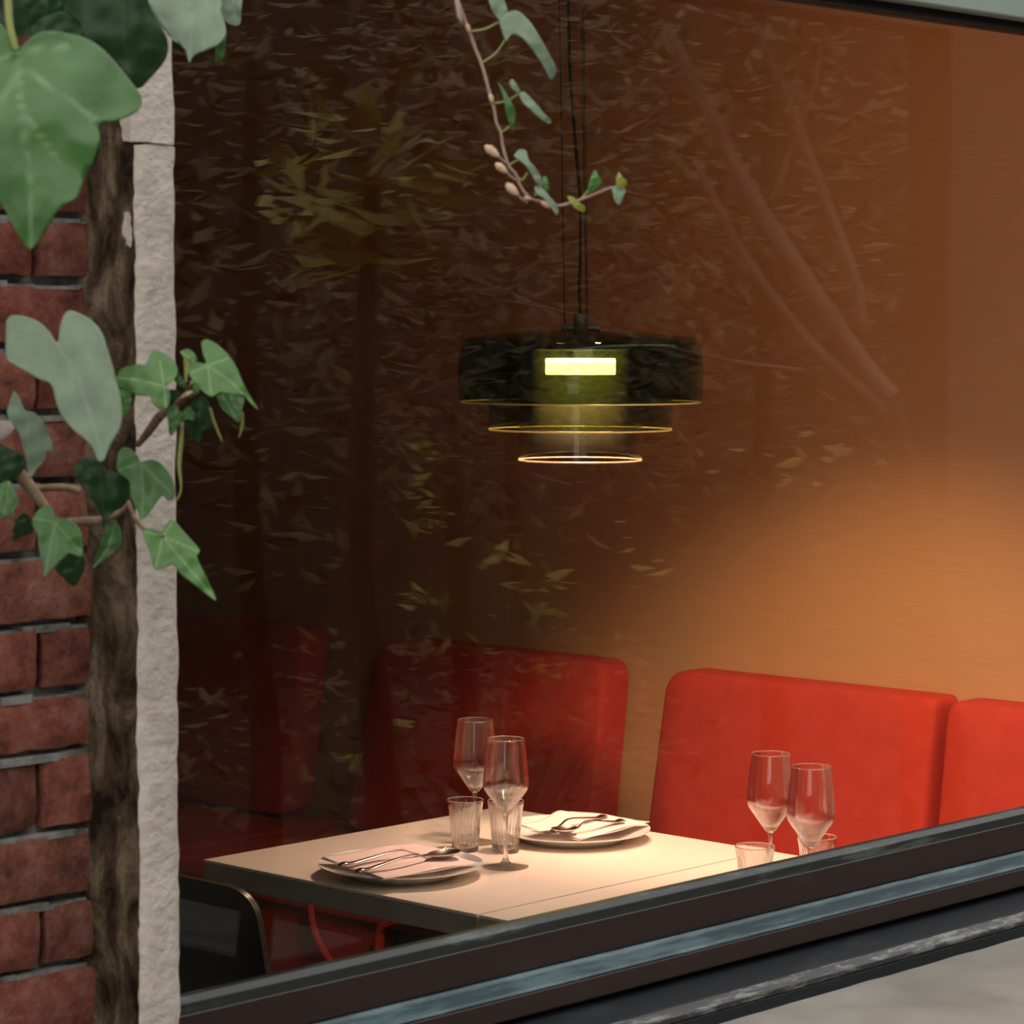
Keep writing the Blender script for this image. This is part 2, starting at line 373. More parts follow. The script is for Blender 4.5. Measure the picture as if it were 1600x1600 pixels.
obj('stone_block', stone_block(JX-.005, 1.7575, 2.10, 2.235, zj+.0012, 3.0, 11), M['stone'], jamb, local=False, sharp=60)
bm = bmesh.new(); g = {}
for i in range(15):
    for k in range(321):
        t = i/14; z = .5+2.1*k/320; y = 2.106+.075*t
        q = Vector((t*3, y*30, z*22)); d = noise.fractal(q, 1, 2, 4)*.004
        g[i, k] = bm.verts.new((JX-.0035-.010*t*t+d-.006*max(0, noise.noise(Vector((z*7, 3, 1)))), y, z))
for i in range(14):
    for k in range(320): bm.faces.new((g[i, k], g[i, k+1], g[i+1, k+1], g[i+1, k]))
ret = bmesh.ops.extrude_face_region(bm, geom=bm.faces[:]); 
for v in [e for e in ret['geom'] if isinstance(e, bmesh.types.BMVert)]: v.co.x = JX+.012
obj('mortar_render', bm, M['render'], jamb, local=False, sharp=70)

# ------------------------------------------------------------------ window: pane, sill mouldings, head
win = thing('window_1', (1.75, WY, 0), kind='structure')
XA, XB = 1.72, XW+.6
def col(y, Y, x=1200): p = aty(x, y, Y); return (Y, p.z)
def moulding(name, prof, m_, bev=.0025, xa=XA, xb=XB):
    """prof: closed polygon of (Y,z) run along X"""
    o = obj(name, extrude_profile([(xa, a, b_) for a, b_ in prof], (xb-xa, 0, 0)), m_, win, local=False, smooth=True, sharp=30)
    if bev: bevel_mod(o, bev)
    return o
b0 = col(1352, 2.244); b1 = col(1362, 2.236); b2 = col(1377, 2.234)
moulding('glazing_bead', [(2.262, b0[1]-.004), (2.2555, b0[1]), b0, b1, b2, (2.262, b2[1])], M['bead'], .0012)
f0 = b2; f1 = col(1426, 2.232)
moulding('window_rail', [(2.29, f0[1]+.001), (2.233, f0[1]+.001), (2.232, f1[1]), (2.29, f1[1])], M['frame'])
c1 = col(1433, 2.228); c2 = col(1452, 2.200); c3 = col(1457, 2.198); c4 = col(1490, 2.198)
moulding('window_chamfer', [(2.28, f1[1]), (2.232, f1[1]-.0005), c1, c2, (2.198, c2[1]-.004), (2.28, c2[1]-.004)], M['frameedge'], .003)
moulding('lower_rail', [(2.28, c2[1]-.0042), (2.198, c2[1]-.0042), c4, (2.28, c4[1])], M['frame'])
s0 = col(1497, 2.205); s1 = col(1532, 2.160); s2 = col(1549, 2.146); s3 = col(1579, 2.144)
moulding('window_sill', [(2.28, s0[1]+.002), s0, s1, (2.16, s1[1]-.008), (2.28, s1[1]-.008)], M['lower'], .002)
moulding('sill_nosing', [(2.28, s1[1]-.0082), (2.161, s1[1]-.0002), s2, (2.146, s2[1]-.008), (2.28, s2[1]-.008)], M['nose'], .003)
moulding('sill_fascia', [(2.28, s2[1]-.0082), (2.1465, s2[1]-.0082), s3, (2.28, s3[1])], M['lower'], .002)
h = aty(1600, 48, 2.235).z
moulding('head_gasket', [(2.275, h+.012), (2.236, h+.012), (2.236, h), (2.275, h)], M['black'], 0)
moulding('window_head', [(2.29, h+.26), (2.215, h+.26), (2.215, h+.0121), (2.29, h+.0121)], M['upper'], .004)
obj('window_pane', boxm((XA, 2.2475, b2[1]), (XB, 2.2525, h+.05)), M['pane'], win, local=False, smooth=False)
moulding('window_board', [(2.36, b2[1]-.02), (2.291, b2[1]-.02), (2.291, b2[1]-.06), (2.36, b2[1]-.06)], M['frame'], .002)
# stone ledge under the sill and the wall below and above the window
zl = s3[1]
bm = bmesh.new(); g = {}
for i in range(161):
    for k in range(25):
        x = 1.9+3.3*i/160; t = k/24; y = 2.158-.40*t
        z = zl-.004*t+noise.noise(Vector((x*14, y*14, 0)))*.0018+(.006 if k == 0 else 0)
        if k == 2: z += .003+noise.noise(Vector((x*30, 2, 1)))*.004
        g[i, k] = bm.verts.new((x, y, z))
for i in range(160):
    for k in range(24): bm.faces.new((g[i, k], g[i, k+1], g[i+1, k+1], g[i+1, k]))
ret = bmesh.ops.extrude_face_region(bm, geom=bm.faces[:])
for v in [e for e in ret['geom'] if isinstance(e, bmesh.types.BMVert)]: v.co.z = zl-.14
tag(obj('trim_2', bm, M['ledge'], sharp=60), kind='structure')
bm = boxm((1.76, 2.16, 0), (XB, 2.36, zl-.005)); box(bm, (1.76, 2.22, h+.27), (XB, 2.42, 3.0)); 
S('wall_below', bm, M['mortar'])
S('ground', boxm((-6, -6, -.12), (16, 2.16, -.001)), M['soil'])
def rz0(x, y): d = ray(x, y); q = EYE+d*(-EYE.z/d.z); return Vector((q.x, 2*WY-q.y, 0))
a_, b_, c_ = rz0(405, 1437), rz0(405, 1505), rz0(620, 1465)
S('path', boxm((b_.x, -5, -.02), (a_.x, c_.y, .012)), M['street'])

# ------------------------------------------------------------------ tables
TZ = .75; TX0, TX1, TYS, TYB = 3.063, 3.794, 2.9477, 3.597
def table(y0, y1, label, x0=TX0, x1=TX1):
    t = thing('dining_table', ((x0+x1)/2, (y0+y1)/2, 0), label, 'table', 'cream tables pushed together by the window')
    o = obj('tabletop', boxm((x0, y0, TZ-.006), (x1, y1, TZ)), M['table'], t, local=False, smooth=False); bevel_mod(o, .0012, 2)
    o = obj('edging', boxm((x0+.0005, y0+.0005, TZ-.040), (x1-.0005, y1-.0005, TZ-.0062)), M['edge'], t, local=False, smooth=False); bevel_mod(o, .001, 2)
    cx, cy = t.location.x, t.location.y
    bm = lathe([(0, .71), (.03, .71), (.028, .03), (.03, .02)], 24); bmesh.ops.translate(bm, verts=bm.verts, vec=(0, 0, 0)); obj('column', bm, M['steel_leg'], t)
    obj('base', lathe([(0, .022), (.04, .022), (.15, .010), (.16, .003), (.16, 0), (0, 0)], 40), M['steel_leg'], t)
    return t
table(TYS+.0028, TYB, 'cream square table with two plates and a cutlery setting, grey edge')
table(2.372, TYS-.0028, 'cream table along the window sill, partly hidden, holding two glasses at its far end')

# ------------------------------------------------------------------ banquette along the right wall
def pad(y0, y1, z0, z1, xf0, xf1, th, rtop=.05, rbot=.03, flare0=0, flare1=0, puff=.007, rt1=None):
    """upholstered pad: outline in Y-Z, leaning back from xf0 (bottom) to xf1 (top)"""
    if isinstance(rtop, tuple): rtop, rt1 = rtop
    o2 = rounded([(y0-flare0, z0), (y1+flare1, z0), (y1, z1), (y0, z1)], [rbot, rbot, rtop if rt1 is None else rt1, rtop], 7)
    bm = bmesh.new(); cy, cz = (y0+y1)/2, (z0+z1)/2; rings = []
    lay = [(1.0, th), (1.0, .03), (.996, .014), (.982, .005), (.955, .001), (.80, -puff*.5), (.4, -puff), ]
    for s, dx in lay:
        rg = []
        for p in o2:
            # inset by a near-constant margin rather than by scale
            my = (1-s)*.5; y = p.x-math.copysign(min(my*.5, abs(p.x-cy)), p.x-cy) if s > .9 else cy+(p.x-cy)*s
            z = p.y-math.copysign(min(my*.5, abs(p.y-cz)), p.y-cz) if s > .9 else cz+(p.y-cz)*s
            t = (z-z0)/(z1-z0); rg.append(bm.verts.new((xf0+(xf1-xf0)*t+dx, y, z)))
        rings.append(rg)
    n = len(o2)
    for a, b_ in zip(rings, rings[1:]):
        for i in range(n): bm.faces.new((a[i], a[(i+1) % n], b_[(i+1) % n], b_[i]))
    bm.faces.new(rings[0]); bm.faces.new(rings[-1]); return bm
def seat_mesh(y0, y1, x0, x1, z0, z1):
    pr = rounded([(x0, z0), (x1, z0), (x1, z1), (x0, z1)], [.012, .004, .004, .03], 6)
    return extrude_profile([(p.x, y0, p.y) for p in pr], (0, y1-y0, 0))
ZS = .468; XF = 4.0
def bench(y0, y1, b0_, b1_, label, z1=.93, hole=None, **k):
    t = thing('banquette_bench', (XF+.3, (y0+y1)/2, 0), label, 'bench', 'red banquettes along the orange wall')
    o = obj('seat', seat_mesh(y0+.001, y1-.001, XF, 4.585, .405, ZS), M['red'], t, local=False); bevel_mod(o, .006)
    obj('backrest', pad(b0_, b1_, ZS+.008, z1, 4.47, 4.53, .085, **k), M['red'], t, local=False, sharp=60)
    if hole:
        ya, yb = hole; zt = .43
        bm = bmesh.new()
        fr = extrude_profile([(XF+.012, p.x, p.y) for p in rounded([(yb, .06), (y1-.002, .06), (y1-.002, .402), (yb, .402)], .004, 2)], (.03, 0, 0)); obj('base_panel', fr, M['redbase'], t, local=False, smooth=False)
        def on(l): return [atx(a, b_, XF-.006) for a, b_ in l]
        obj('hoop_leg', tubem(spline(on([(590, 1560), (591, 1500), (593, 1466), (599, 1449), (618, 1441), (650, 1439), (688, 1445), (716, 1457)]), 6), .012, seg=10), M['redbase'], t, local=False)
        obj('piping', tubem(spline(on([(485, 1411), (487, 1435), (495, 1465), (511, 1494), (530, 1520)]), 6), .0075, seg=8), M['red'], t, local=False)
        obj('shade_block', boxm((XF+.05, y0+.004, 0), (4.58, y1-.004, .403)), M['black'], t, local=False, smooth=False)  # black block: the shade of the open space under the seat, as colour
    else:
        obj('base_panel', boxm((XF+.012, y0+.002, 0), (4.58, y1-.002, .403)), M['redbase'], t, local=False, smooth=False)
    return t
bench(4.865, 6.2, 4.945, 6.1, 'dark red banquette farthest from the window, behind the brick pier edge', rbot=.06)
bench(3.885, 4.86, 3.975, 4.69, 'dark red banquette behind the two near wine glasses, with separate trapezoid backrest', hole=(3.9, atx(594, 1470, XF).y), flare1=.055, rtop=.055)
bench(3.105, 3.88, 3.113, 3.805, 'brightly lit red banquette with backrest between the wall gap and the dark seam', flare1=.02, rtop=(.022, .05))
bench(2.36, 3.10, 2.37, 3.087, 'orange-red banquette past the dark seam at the photo\'s right edge', rtop=(.05, .03))

# ------------------------------------------------------------------ black plywood chair
def chair(loc, label):
    t = thing('dining_chair', loc, label, 'chair')
    X = -.24
    # backrest: curved shell, seen from behind
    def prof(v):   # top height over width
        return .80-.018*abs(v)**3
    bm = bmesh.new(); nu, nv = 24, 12; hw = .205
    A, B = {}, {}
    outl = rounded([(-hw-.03, .43), (hw+.03, .43), (hw, .793), (-hw, .793)], [.02, .02, .05, .05], 8)
    # panel as extruded outline, bent in plan and crowned
    ring0 = []; ring1 = []
    def bend(y, z, off): c = abs(y/hw); return (X + .028*c*c - .10*(z-.43) + off, y, z+.012*(1-min(1, c)**2)*(1 if z > .7 else 0))
    n = len(outl)
    for p in outl: ring0.append(bm.verts.new(bend(p.x, p.y, 0))); ring1.append(bm.verts.new(bend(p.x, p.y, .011)))
    bm.faces.new(ring0); bm.faces.new(ring1[::-1])
    bmesh.ops.triangulate(bm, faces=bm.faces[:])
    obj('backrest', bm, M['ply'], t, sharp=40)
    bm = bmesh.new(); q0 = [bm.verts.new(Vector(bend(p.x*1.003, .43+(p.y-.43)*1.002, -.0002))) for p in outl]; q1 = [bm.verts.new(Vector(bend(p.x*1.003, .43+(p.y-.43)*1.002, .0112))) for p in outl]
    for i in range(n): bm.faces.new((q0[i], q0[(i+1) % n], q1[(i+1) % n], q1[i]))
    obj('plywood_rim', bm, M['plyedge'], t, sharp=40)
    pr = rounded([(-.2, -.2), (.2, -.19), (.2, .19), (-.2, .2)], .05, 6)
    obj('seat', extrude_profile([(p.x, p.y, .435) for p in pr], (0, 0, .012)), M['ply'], t, smooth=False)
    for sx, sy in ((-1, -1), (-1, 1), (1, -1), (1, 1)):
        obj('leg', tubem([(sx*.16, sy*.16, .437), (sx*.21, sy*.2, 0)], [.012, .009], seg=12), M['steel_leg'], t)
    return t
ch = atx(402, 1408, 2.80)
chair((3.04, ch.y+.205, 0), 'black plywood chair tucked against the table beside the stone jamb')

# ------------------------------------------------------------------ plates, napkins, cutlery
pl = thing('dinner_plate', (0, 0, 0), 'x', 'plate', 'white plates on the cream table')
obj('plate_body', lathe([(0, .006), (.075, .006), (.088, .009), (.110, .0165), (.134, .0215), (.1365, .0225), (.1365, .0205), (.112, .0135), (.09, .005), (.086, 0), (.080, 0), (.078, .003), (0, .003)], 72), M['china'], pl, sharp=60)
p1 = atz(626, 1348.5, TZ+.021); p2 = atz(896, 1294, TZ+.021)
pl.location = (p1.x, p1.y, TZ); pl['label'] = 'white dinner plate nearer the table\'s left edge, under a spoon and napkin'
dup(pl, (p2.x, p2.y, TZ), label='white dinner plate behind the near glasses, toward the red banquettes')

def napkin(corners, zs, label, waves, dz=0):
    """folded paper square: four layers thick, corners given on the photo, gently waved"""
    c = [atz(x, y, TZ+z) for (x, y), z in zip(corners, zs)]
    cen = sum(c, Vector())/4; t = thing('paper_napkin', (cen.x, cen.y, TZ+.024), label, 'napkin', 'pink napkins on the plates')
    def sheet(lift, shrink, seed):
        bm = bmesh.new(); g = {}; n = 26
        for i in range(n+1):
            for j in range(n+1):
                u, v = i/n, j/n
                p = (c[0]*(1-u)+c[1]*u)*(1-v)+(c[3]*(1-u)+c[2]*u)*v
                p = cen+(p-cen)*shrink; r = math.hypot(p.x-waves[0].x, p.y-waves[0].y)
                low = TZ+.0085+(.0155*max(0, min(1, (r-.082)/.05)))+lift
                p.z = max(p.z+lift, low)+.0016*math.sin(u*9+seed)*math.sin(v*7+seed)+waves[1](u, v)
                g[i, j] = bm.verts.new(p)
        for i in range(n):
            for j in range(n): bm.faces.new((g[i, j], g[i+1, j], g[i+1, j+1], g[i, j+1]))
        return bm
    for li, (lift, sh) in enumerate(((0, 1.0), (.0016, .985))):
        o = obj('napkin_fold', sheet(lift, sh, li*2), M['napkin'], t, local=False, sharp=0)
        so = o.modifiers.new('thick', 'SOLIDIFY'); so.thickness = .0008
    return t
napkin([(501, 1341), (648, 1316), (748, 1349), (598, 1375)], (.031, .033, .025, .024), 'pink paper napkin under the spoon on the plate nearer the left', (Vector((p1.x, p1.y)), lambda u, v: .003*u*(1-u)))
napkin([(812, 1291), (893, 1264), (1016, 1284), (905, 1313)], (.03, .036, .030, .024), 'pink paper napkin on the plate behind the glasses, toward the banquettes', (Vector((p2.x, p2.y)), lambda u, v: .004*math.sin(u*11)*(1-v)*u))

def frame_on(head, tail):
    a = Vector(head); b_ = Vector(tail); d = (b_-a); L = d.length; d.normalize(); s = Vector((-d.y, d.x, 0)).normalized(); return a, d, s, L
def cutlery(kind, head, tail, label, arch=.014):
    a, d, s, L = frame_on(head, tail); base = a+d*(L/2)
    t = thing(kind, (base.x, base.y, min(a.z, a.z+d.z*L)), label, kind, 'forks and spoons on the napkins')
    def P(u, w=0, z=0): return a+d*(u*L)+s*w+Vector((0, 0, z))
    # handle
    us = [.30, .36, .44, .54, .66, .78, .88, .95, .985, 1.0]; hs = [.004, .008, arch, arch*.95, arch*.7, arch*.42, arch*.2, .004, .002, .0015]
    ws = [.0032, .003, .0032, .0037, .0044, .0055, .0068, .0076, .0066, .003]
    pts = [P(u, 0, h_) for u, h_ in zip(us, hs)]
    sp = spline(pts, 4); obj('handle', tubem(sp, ws, seg=10, upv=(0, 0, 1), flat=.38), M['steel'], t, local=False, sharp=0)
    if kind == 'spoon':
        bm = bmesh.new(); nu, nv = 14, 10; top, bot = {}, {}
        for i in range(nu+1):
            u = i/nu; w = .0215*math.sin(math.pi*min(1, max(0, u))**.8)**.62 if 0 < u < 1 else .0008
            for j in range(nv+1):
                v = -1+2*j/nv; dep = .0085*(1-v*v)*math.sin(math.pi*u)
                zr = .006+.004*(1-u)*0-.002*u
                p = P(.31*u, w*v, zr-dep+.005); top[i, j] = bm.verts.new(p); bot[i, j] = bm.verts.new(p-Vector((0, 0, .0014)))
        for i in range(nu):
            for j in range(nv):
                bm.faces.new((top[i, j], top[i+1, j], top[i+1, j+1], top[i, j+1])); bm.faces.new((bot[i, j], bot[i, j+1], bot[i+1, j+1], bot[i+1, j]))
        for i in range(nu):
            for j in (0, nv): bm.faces.new((top[i, j], bot[i, j], bot[i+1, j], top[i+1, j]))
        for j in range(nv):
            for i in (0, nu): bm.faces.new((top[i, j], top[i, j+1], bot[i, j+1], bot[i, j]))
        obj('bowl', bm, M['steel'], t, local=False, sharp=70)
    else:
        bm = bmesh.new(); pts = [P(.33, 0, .005), P(.27, 0, .001), P(.22, 0, .000), P(.17, 0, .001)]
        tube(bm, spline(pts, 4), [.0035, .0085, .0115, .0115], seg=12, upv=(0, 0, 1), flat=.16); obj('head', bm, M['steel'], t, local=False, sharp=0)
        for k in range(4):
            w = -.0096+k*.0064
            obj('tine', tubem(spline([P(.19, w*.95, .0008), P(.12, w, .0012), P(.05, w, .0045), P(0, w, .009)], 4), [.0019, .0018, .0016, .0008], seg=8, upv=(0, 0, 1), flat=.6), M['steel'], t, local=False, sharp=0)
    return t
zc_ = TZ+.0225
cutlery('fork', atz(705, 1332, zc_+.006), atz(529, 1354, zc_+.010), 'fork partly under the spoon on the plate nearer the left')
cutlery('spoon', atz(716, 1337, zc_+.008), atz(556, 1364, zc_+.010), 'spoon with bright bowl lying on the near pink napkin')
cutlery('fork', atz(836, 1306, zc_+.006), atz(947, 1277, zc_+.012), 'fork lying on the farther napkin, handle nearer the wall')
cutlery('spoon', atz(866, 1306, zc_+.008), atz(975, 1284, zc_+.012), 'spoon lying on the farther napkin, nearer the window than its fork')

# ------------------------------------------------------------------ glasses
H = .2175
wg = thing('wine_glass', (0, 0, 0), 'x', 'glass', 'wine glasses on the cream tables')
outer = [(.0042, .0885), (.0095, .0935), (.0235, .1130), (.0345, .1285), (.0378, .1345), (.0386, .141), (.0379, .155), (.0358, .180), (.0328, .205), (.0308, H)]
inner = [(.0302, H), (.0321, .205), (.0351, .180), (.0371, .155), (.0379, .1412), (.0370, .1352), (.0336, .1293), (.0226, .1140), (.0105, .0985), (0, .0955)]
def smooth2(p, n=4): return [(v.x, v.y) for v in [Vector((q.x, q.y, 0)) for q in spline([(a, b_, 0) for a, b_ in p], n)]]
obj('bowl', lathe(smooth2(outer)+[(.0305, H+.0006)]+smooth2(inner), 64), M['wine'], wg, sharp=0)
obj('stem', lathe([(0, .0925)]+smooth2([(.0048, .0890), (.0036, .080), (.0033, .055), (.0036, .025), (.0052, .013), (.010, .0062)])+[(0, .0055)], 24), M['stem'], wg, sharp=0)
obj('foot', lathe([(0, .0062), (.010, .0058), (.024, .0028), (.0385, .0018), (.0392, .001), (.0385, 0), (0, 0)], 56), M['foot'], wg, sharp=50)
obj('rim', lathe([(.03075+.0007*math.cos(t*.5236), H+.0007*math.sin(t*.5236)) for t in range(12)], 64, closed=True), M['stem'], wg, sharp=0)
def stand(x, y): p = atz(x, y, TZ); return (p.x, p.y, TZ)
g1 = stand(742, 1316); g2 = stand(790, 1354.5); g3 = stand(1203, 1385); g4 = stand(1266, 1411)
wg.location = g1; wg['label'] = 'wine glass behind the tumblers on the square table, rear of the near pair'
dup(wg, g2, 1, 'wine glass standing before the tumblers on the square table, front of its pair')
dup(wg, g3, 2, 'wine glass before the lit red backrest, taller in view, beside the low tumbler rim')
dup(wg, g4, 3, 'wine glass nearest the window sill before the lit red backrest, its foot hidden')
def flute(r, z, t):
    k = max(0, min(1, (z-.010)/.012))*max(0, min(1, (.070-z)/.008))
    return r*(1-.075*k*(1-abs(math.cos(t*9))**.7))
tb = thing('water_tumbler', (0, 0, 0), 'x', 'tumbler', 'fluted tumblers on the cream tables')
TH = .0885
out_ = [(0, .002), (.018, .0005), (.0222, 0), (.0232, .002), (.0238, .010), (.0248, .024), (.0262, .040), (.0278, .058), (.0290, .070), (.0302, .078), (.0318, TH-.002)]
in_ = [(.0308, TH-.002), (.0290, .078), (.0276, .070), (.0262, .058), (.0244, .040), (.0226, .024), (.0205, .016), (0, .0145)]
obj('glass_body', lathe(out_+[(.0318, TH), (.0308, TH)]+in_, 144, flute=lambda r, z, t: flute(r, z, t)), M['tumbler'], tb, sharp=60)
obj('rim', lathe([(.0313+.0009*math.cos(t*.5236), TH+.0006+.0009*math.sin(t*.5236)) for t in range(12)], 64, closed=True), M['stem'], tb, sharp=0)
t1 = stand(727, 1329); t2 = stand(790, 1331); t3 = stand(1179, 1409); t4 = stand(1276, 1393)
tb.location = t1; tb['label'] = 'fluted water tumbler just behind the near plate on the square table'
dup(tb, t2, .1, 'fluted water tumbler seen behind the front wine glass stem')
dup(tb, t3, .2, 'low clear tumbler rim at the table joint, cut off by the window sill')
dup(tb, t4, .3, 'tumbler mostly hidden behind the wine glass nearest the window sill')

# ------------------------------------------------------------------ pendant lamp
LD = 4.70; K = LD/F
lc = atd(907, 572, LD); LX, LY = lc.x, lc.y
def zy(y): return atd(907, y, LD).z
lamp = thing('pendant_lamp', (LX, LY, zy(720)), 'three-tier smoked green glass pendant lamp glowing over the square table', 'lamp')
def shell(prof, th=.0025):
    n = len(prof); res = list(prof); ins = []
    for i, (r, z) in enumerate(prof):
        a = Vector(prof[max(i-1, 0)]); b_ = Vector(prof[min(i+1, n-1)]); d = (b_-a).normalized(); nn = Vector((d.y, -d.x))
        ins.append((max(0, r-abs(th*nn.x) if abs(nn.x) > .3 else r), z-abs(th*nn.y)*(1 if abs(nn.y) > .3 else 0)))
    return res+ins[::-1]
def tier(name, R_, yb, yt, m_, shoulder, flare=.004, topr=.03, dome=True):
    zb = zy(yb)-lamp.location.z; zt = zy(yt)-lamp.location.z
    if dome:
        pr = smooth2([(topr, zt), (R_*.55, zt-.003), (R_-shoulder*1.05, zt-.0085), (R_-shoulder*.30, zt-shoulder*.42), (R_-.003, zt-shoulder*1.1), (R_, zt-shoulder*1.9), (R_-flare*.3, zb+.012), (R_-flare, zb)], 5)
    else: pr = [(R_-.004, zt), (R_-.001, (zt+zb)/2), (R_-.001, zb)]
    g = obj(name, lathe(shell(pr), 96), m_, lamp, sharp=60)
    re = R_-(flare if dome else .001)-.0012
    obj('rim', lathe([(re+.0014*math.cos(t*.7854), zb+.0014*math.sin(t*.7854)) for t in range(8)], 96, closed=True), M['rim'], g, sharp=0)
    return g
tier('upper_shade', 192*K, 628, 517, M['green'], .034)
tier('middle_shade', 145*K, 671, 548, M['greenmid'], .03, dome=False)
tier('lower_shade', 98*K, 719, 566, M['greenpale'], .03, dome=False)
zz = lambda y: zy(y)-lamp.location.z
obj('led_source', lathe([(0, zz(560)), (54*K, zz(560)), (55*K, zz(562)), (55*K, zz(582)), (54*K, zz(585)), (0, zz(585))], 48), M['led'], lamp, sharp=40)
obj('led_housing', lathe([(0, zz(534)), (60*K, zz(534)), (60*K, zz(559)), (0, zz(559))], 48), M['lampblack'], lamp, sharp=40)
obj('glow_cylinder', lathe(shell([(78*K, zz(545)), (78*K, zz(706))], .0015), 48), M['glow'], lamp, sharp=40)  # added cylinder that imitates the soft glow below the LED
cap = obj('cap', lathe([(0, zz(490)), (11.2*K, zz(490)), (11.5*K, zz(491)), (11.5*K, zz(519)), (9*K, zz(522)), (6*K, zz(534)), (0, zz(534))], 32), M['lampblack'], lamp, sharp=40)
dirx = RT
a = Vector((0, 0, zz(512.5)))
obj('crossbar', tubem([a-dirx*30.5*K, a+dirx*30.5*K], 4.6*K, seg=12), M['lampblack'], lamp, sharp=40)
def up_cable(name, pxs, r, n=6):
    pts = [atd(x, y, LD) for x, y in pxs]; d = (pts[0]-pts[1]).normalized()
    if pts[0].z < 2.74: pts = [pts[0]+d*((2.74-pts[0].z)/d.z)]+pts
    obj(name, tubem(spline([p_-lamp.location for p_ in pts], n), r, seg=8), M['cable'], lamp, sharp=0)
up_cable('suspension_wire', [(873.5, 0), (878, 240), (882.5, 509)], .0011)
up_cable('suspension_wire', [(908, 0), (912, 250), (916.5, 509)], .0009)
up_cable('suspension_wire', [(911.5, 0), (915, 250), (918.5, 509)], .0009)
up_cable('power_cable', [(888, 0), (890, 100), (897, 200), (906, 310), (906.5, 400), (905, 450), (907, 492)], .0027)
rc = atd(896, -300, LD); obj('ceiling_rose', (lambda bm: (bmesh.ops.translate(bm, verts=bm.verts, vec=Vector((atd(880, -640, LD).x-LX, atd(880, -640, LD).y-LY, 2.72-lamp.location.z))), bm)[1])(lathe([(0, .03), (.05, .03), (.05, 0), (0, 0)], 32)), M['lampblack'], lamp, sharp=40)

def area(name, loc, direc, size, power, colr, spread=180):
    l = bpy.data.lights.new(name, 'AREA'); l.shape = 'DISK'; l.size = size; l.energy = power; l.color = colr; l.spread = R(spread)
    o = bpy.data.objects.new(name, l); COL.objects.link(o); o.location = loc; o.rotation_euler = Vector(direc).to_track_quat('-Z', 'Y').to_euler(); return o
area('pendant_light', (LX, LY, zy(586)-.002), (0, 0, -1), .10, 1.5, (1, .56, .36), 120)
def spot(name, loc, aim, power, colr, size, blend, soft=.04):
    l = bpy.data.lights.new(name, 'SPOT'); l.energy = power; l.color = colr; l.spot_size = R(size); l.spot_blend = blend; l.shadow_soft_size = soft
    o = bpy.data.objects.new(name, l); COL.objects.link(o); o.location = loc
    o.rotation_euler = (Vector(aim)-Vector(loc)).to_track_quat('-Z', 'Y').to_euler()
spot('ceiling_spot_light', (3.1, 2.45, 2.30), (4.55, 3.42, .17), 172, (1, .67, .42), 51, .75)
spot('added_wall_fill', (2.4, 2.7, 2.65), (4.62, 2.6, 1.9), 40, (1, .44, .23), 75, 1, .1)  # added fill without a fixture, lifts the upper wall like warm bounce

# ------------------------------------------------------------------ ivy
def in_poly(x, y, P):
    c = False; n = len(P)
    for i in range(n):
        x0, y0 = P[i]; x1, y1 = P[i-1]
        if (y0 > y) != (y1 > y) and x < (x1-x0)*(y-y0)/(y1-y0)+x0: c = not c
    return c
def seg_d(x, y, a, b_):
    dx, dy = b_[0]-a[0], b_[1]-a[1]; L = dx*dx+dy*dy or 1; t = max(0, min(1, ((x-a[0])*dx+(y-a[1])*dy)/L)); return math.hypot(x-a[0]-t*dx, y-a[1]-t*dy)
def leaf(parent, poly, D, m_, veins=(), tilt=(0, 0), cup=.10, name='leaf', sub=4):
    """one leaf blade: outline read off the photo, set at its own distance, tilted, cupped and given thickness"""
    P = [(p_.x, p_.y) for p_ in spline([(a, b_, 0) for a, b_ in poly]+[(poly[0][0], poly[0][1], 0)], 3)][:-1]
    cx = sum(p_[0] for p_ in P)/len(P); cy = sum(p_[1] for p_ in P)/len(P)
    size = max(max(p_[0] for p_ in P)-min(p_[0] for p_ in P), max(p_[1] for p_ in P)-min(p_[1] for p_ in P))
    bm = bmesh.new()
    vs = [bm.verts.new((a, b_, 0)) for a, b_ in P]; n = len(vs)
    es = [bm.edges.new((vs[i], vs[(i+1) % n])) for i in range(n)]
    bmesh.ops.triangle_fill(bm, use_beauty=True, use_dissolve=False, edges=es)
    for _ in range(sub): 
        bmesh.ops.subdivide_edges(bm, edges=[e for e in bm.edges if e.calc_length() > size/48], cuts=1); bmesh.ops.triangulate(bm, faces=[f for f in bm.faces if len(f.verts) > 3])
        bmesh.ops.beautify_fill(bm, faces=bm.faces[:], edges=[e for e in bm.edges if not e.is_boundary])
    vl = bm.verts.layers.float.new('vein'); w = max(1.0, size*.0075)
    for v in bm.verts:
        x, y = v.co.x, v.co.y
        dv = min([seg_d(x, y, *s_) for s_ in veins] or [99]); de = min(seg_d(x, y, P[i-1], P[i]) for i in range(n))
        v[vl] = max(0, 1-dv/(w*1.9))*.8
        hgt = -cup*size*.5*((math.hypot(x-cx, y-cy)/(size*.5))**2)+min(dv, size*.12)*.10+noise.noise(Vector((x*5/size, y*5/size, cx)))*size*.035+(max(0, 1-de/(size*.05))*size*.006)
        dep = D-hgt*D/F+((x-cx)*tilt[0]+(y-cy)*tilt[1])*D/F
        v.co = atd(x, y, dep)
    o = obj(name, bm, m_, parent, local=False, sharp=0)
    s_ = o.modifiers.new('thick', 'SOLIDIFY'); s_.thickness = .0006
    return o
def z1(l): return [(a/3.333, b_/3.333) for a, b_ in l]
def z2(l): return [(a/3.2, 460+b_/3.2) for a, b_ in l]
def z4(l): return [(680+a/4.444, b_/4.444) for a, b_ in l]
def V(zf, *segs): return [tuple(zf(list(s_))) for s_ in segs]
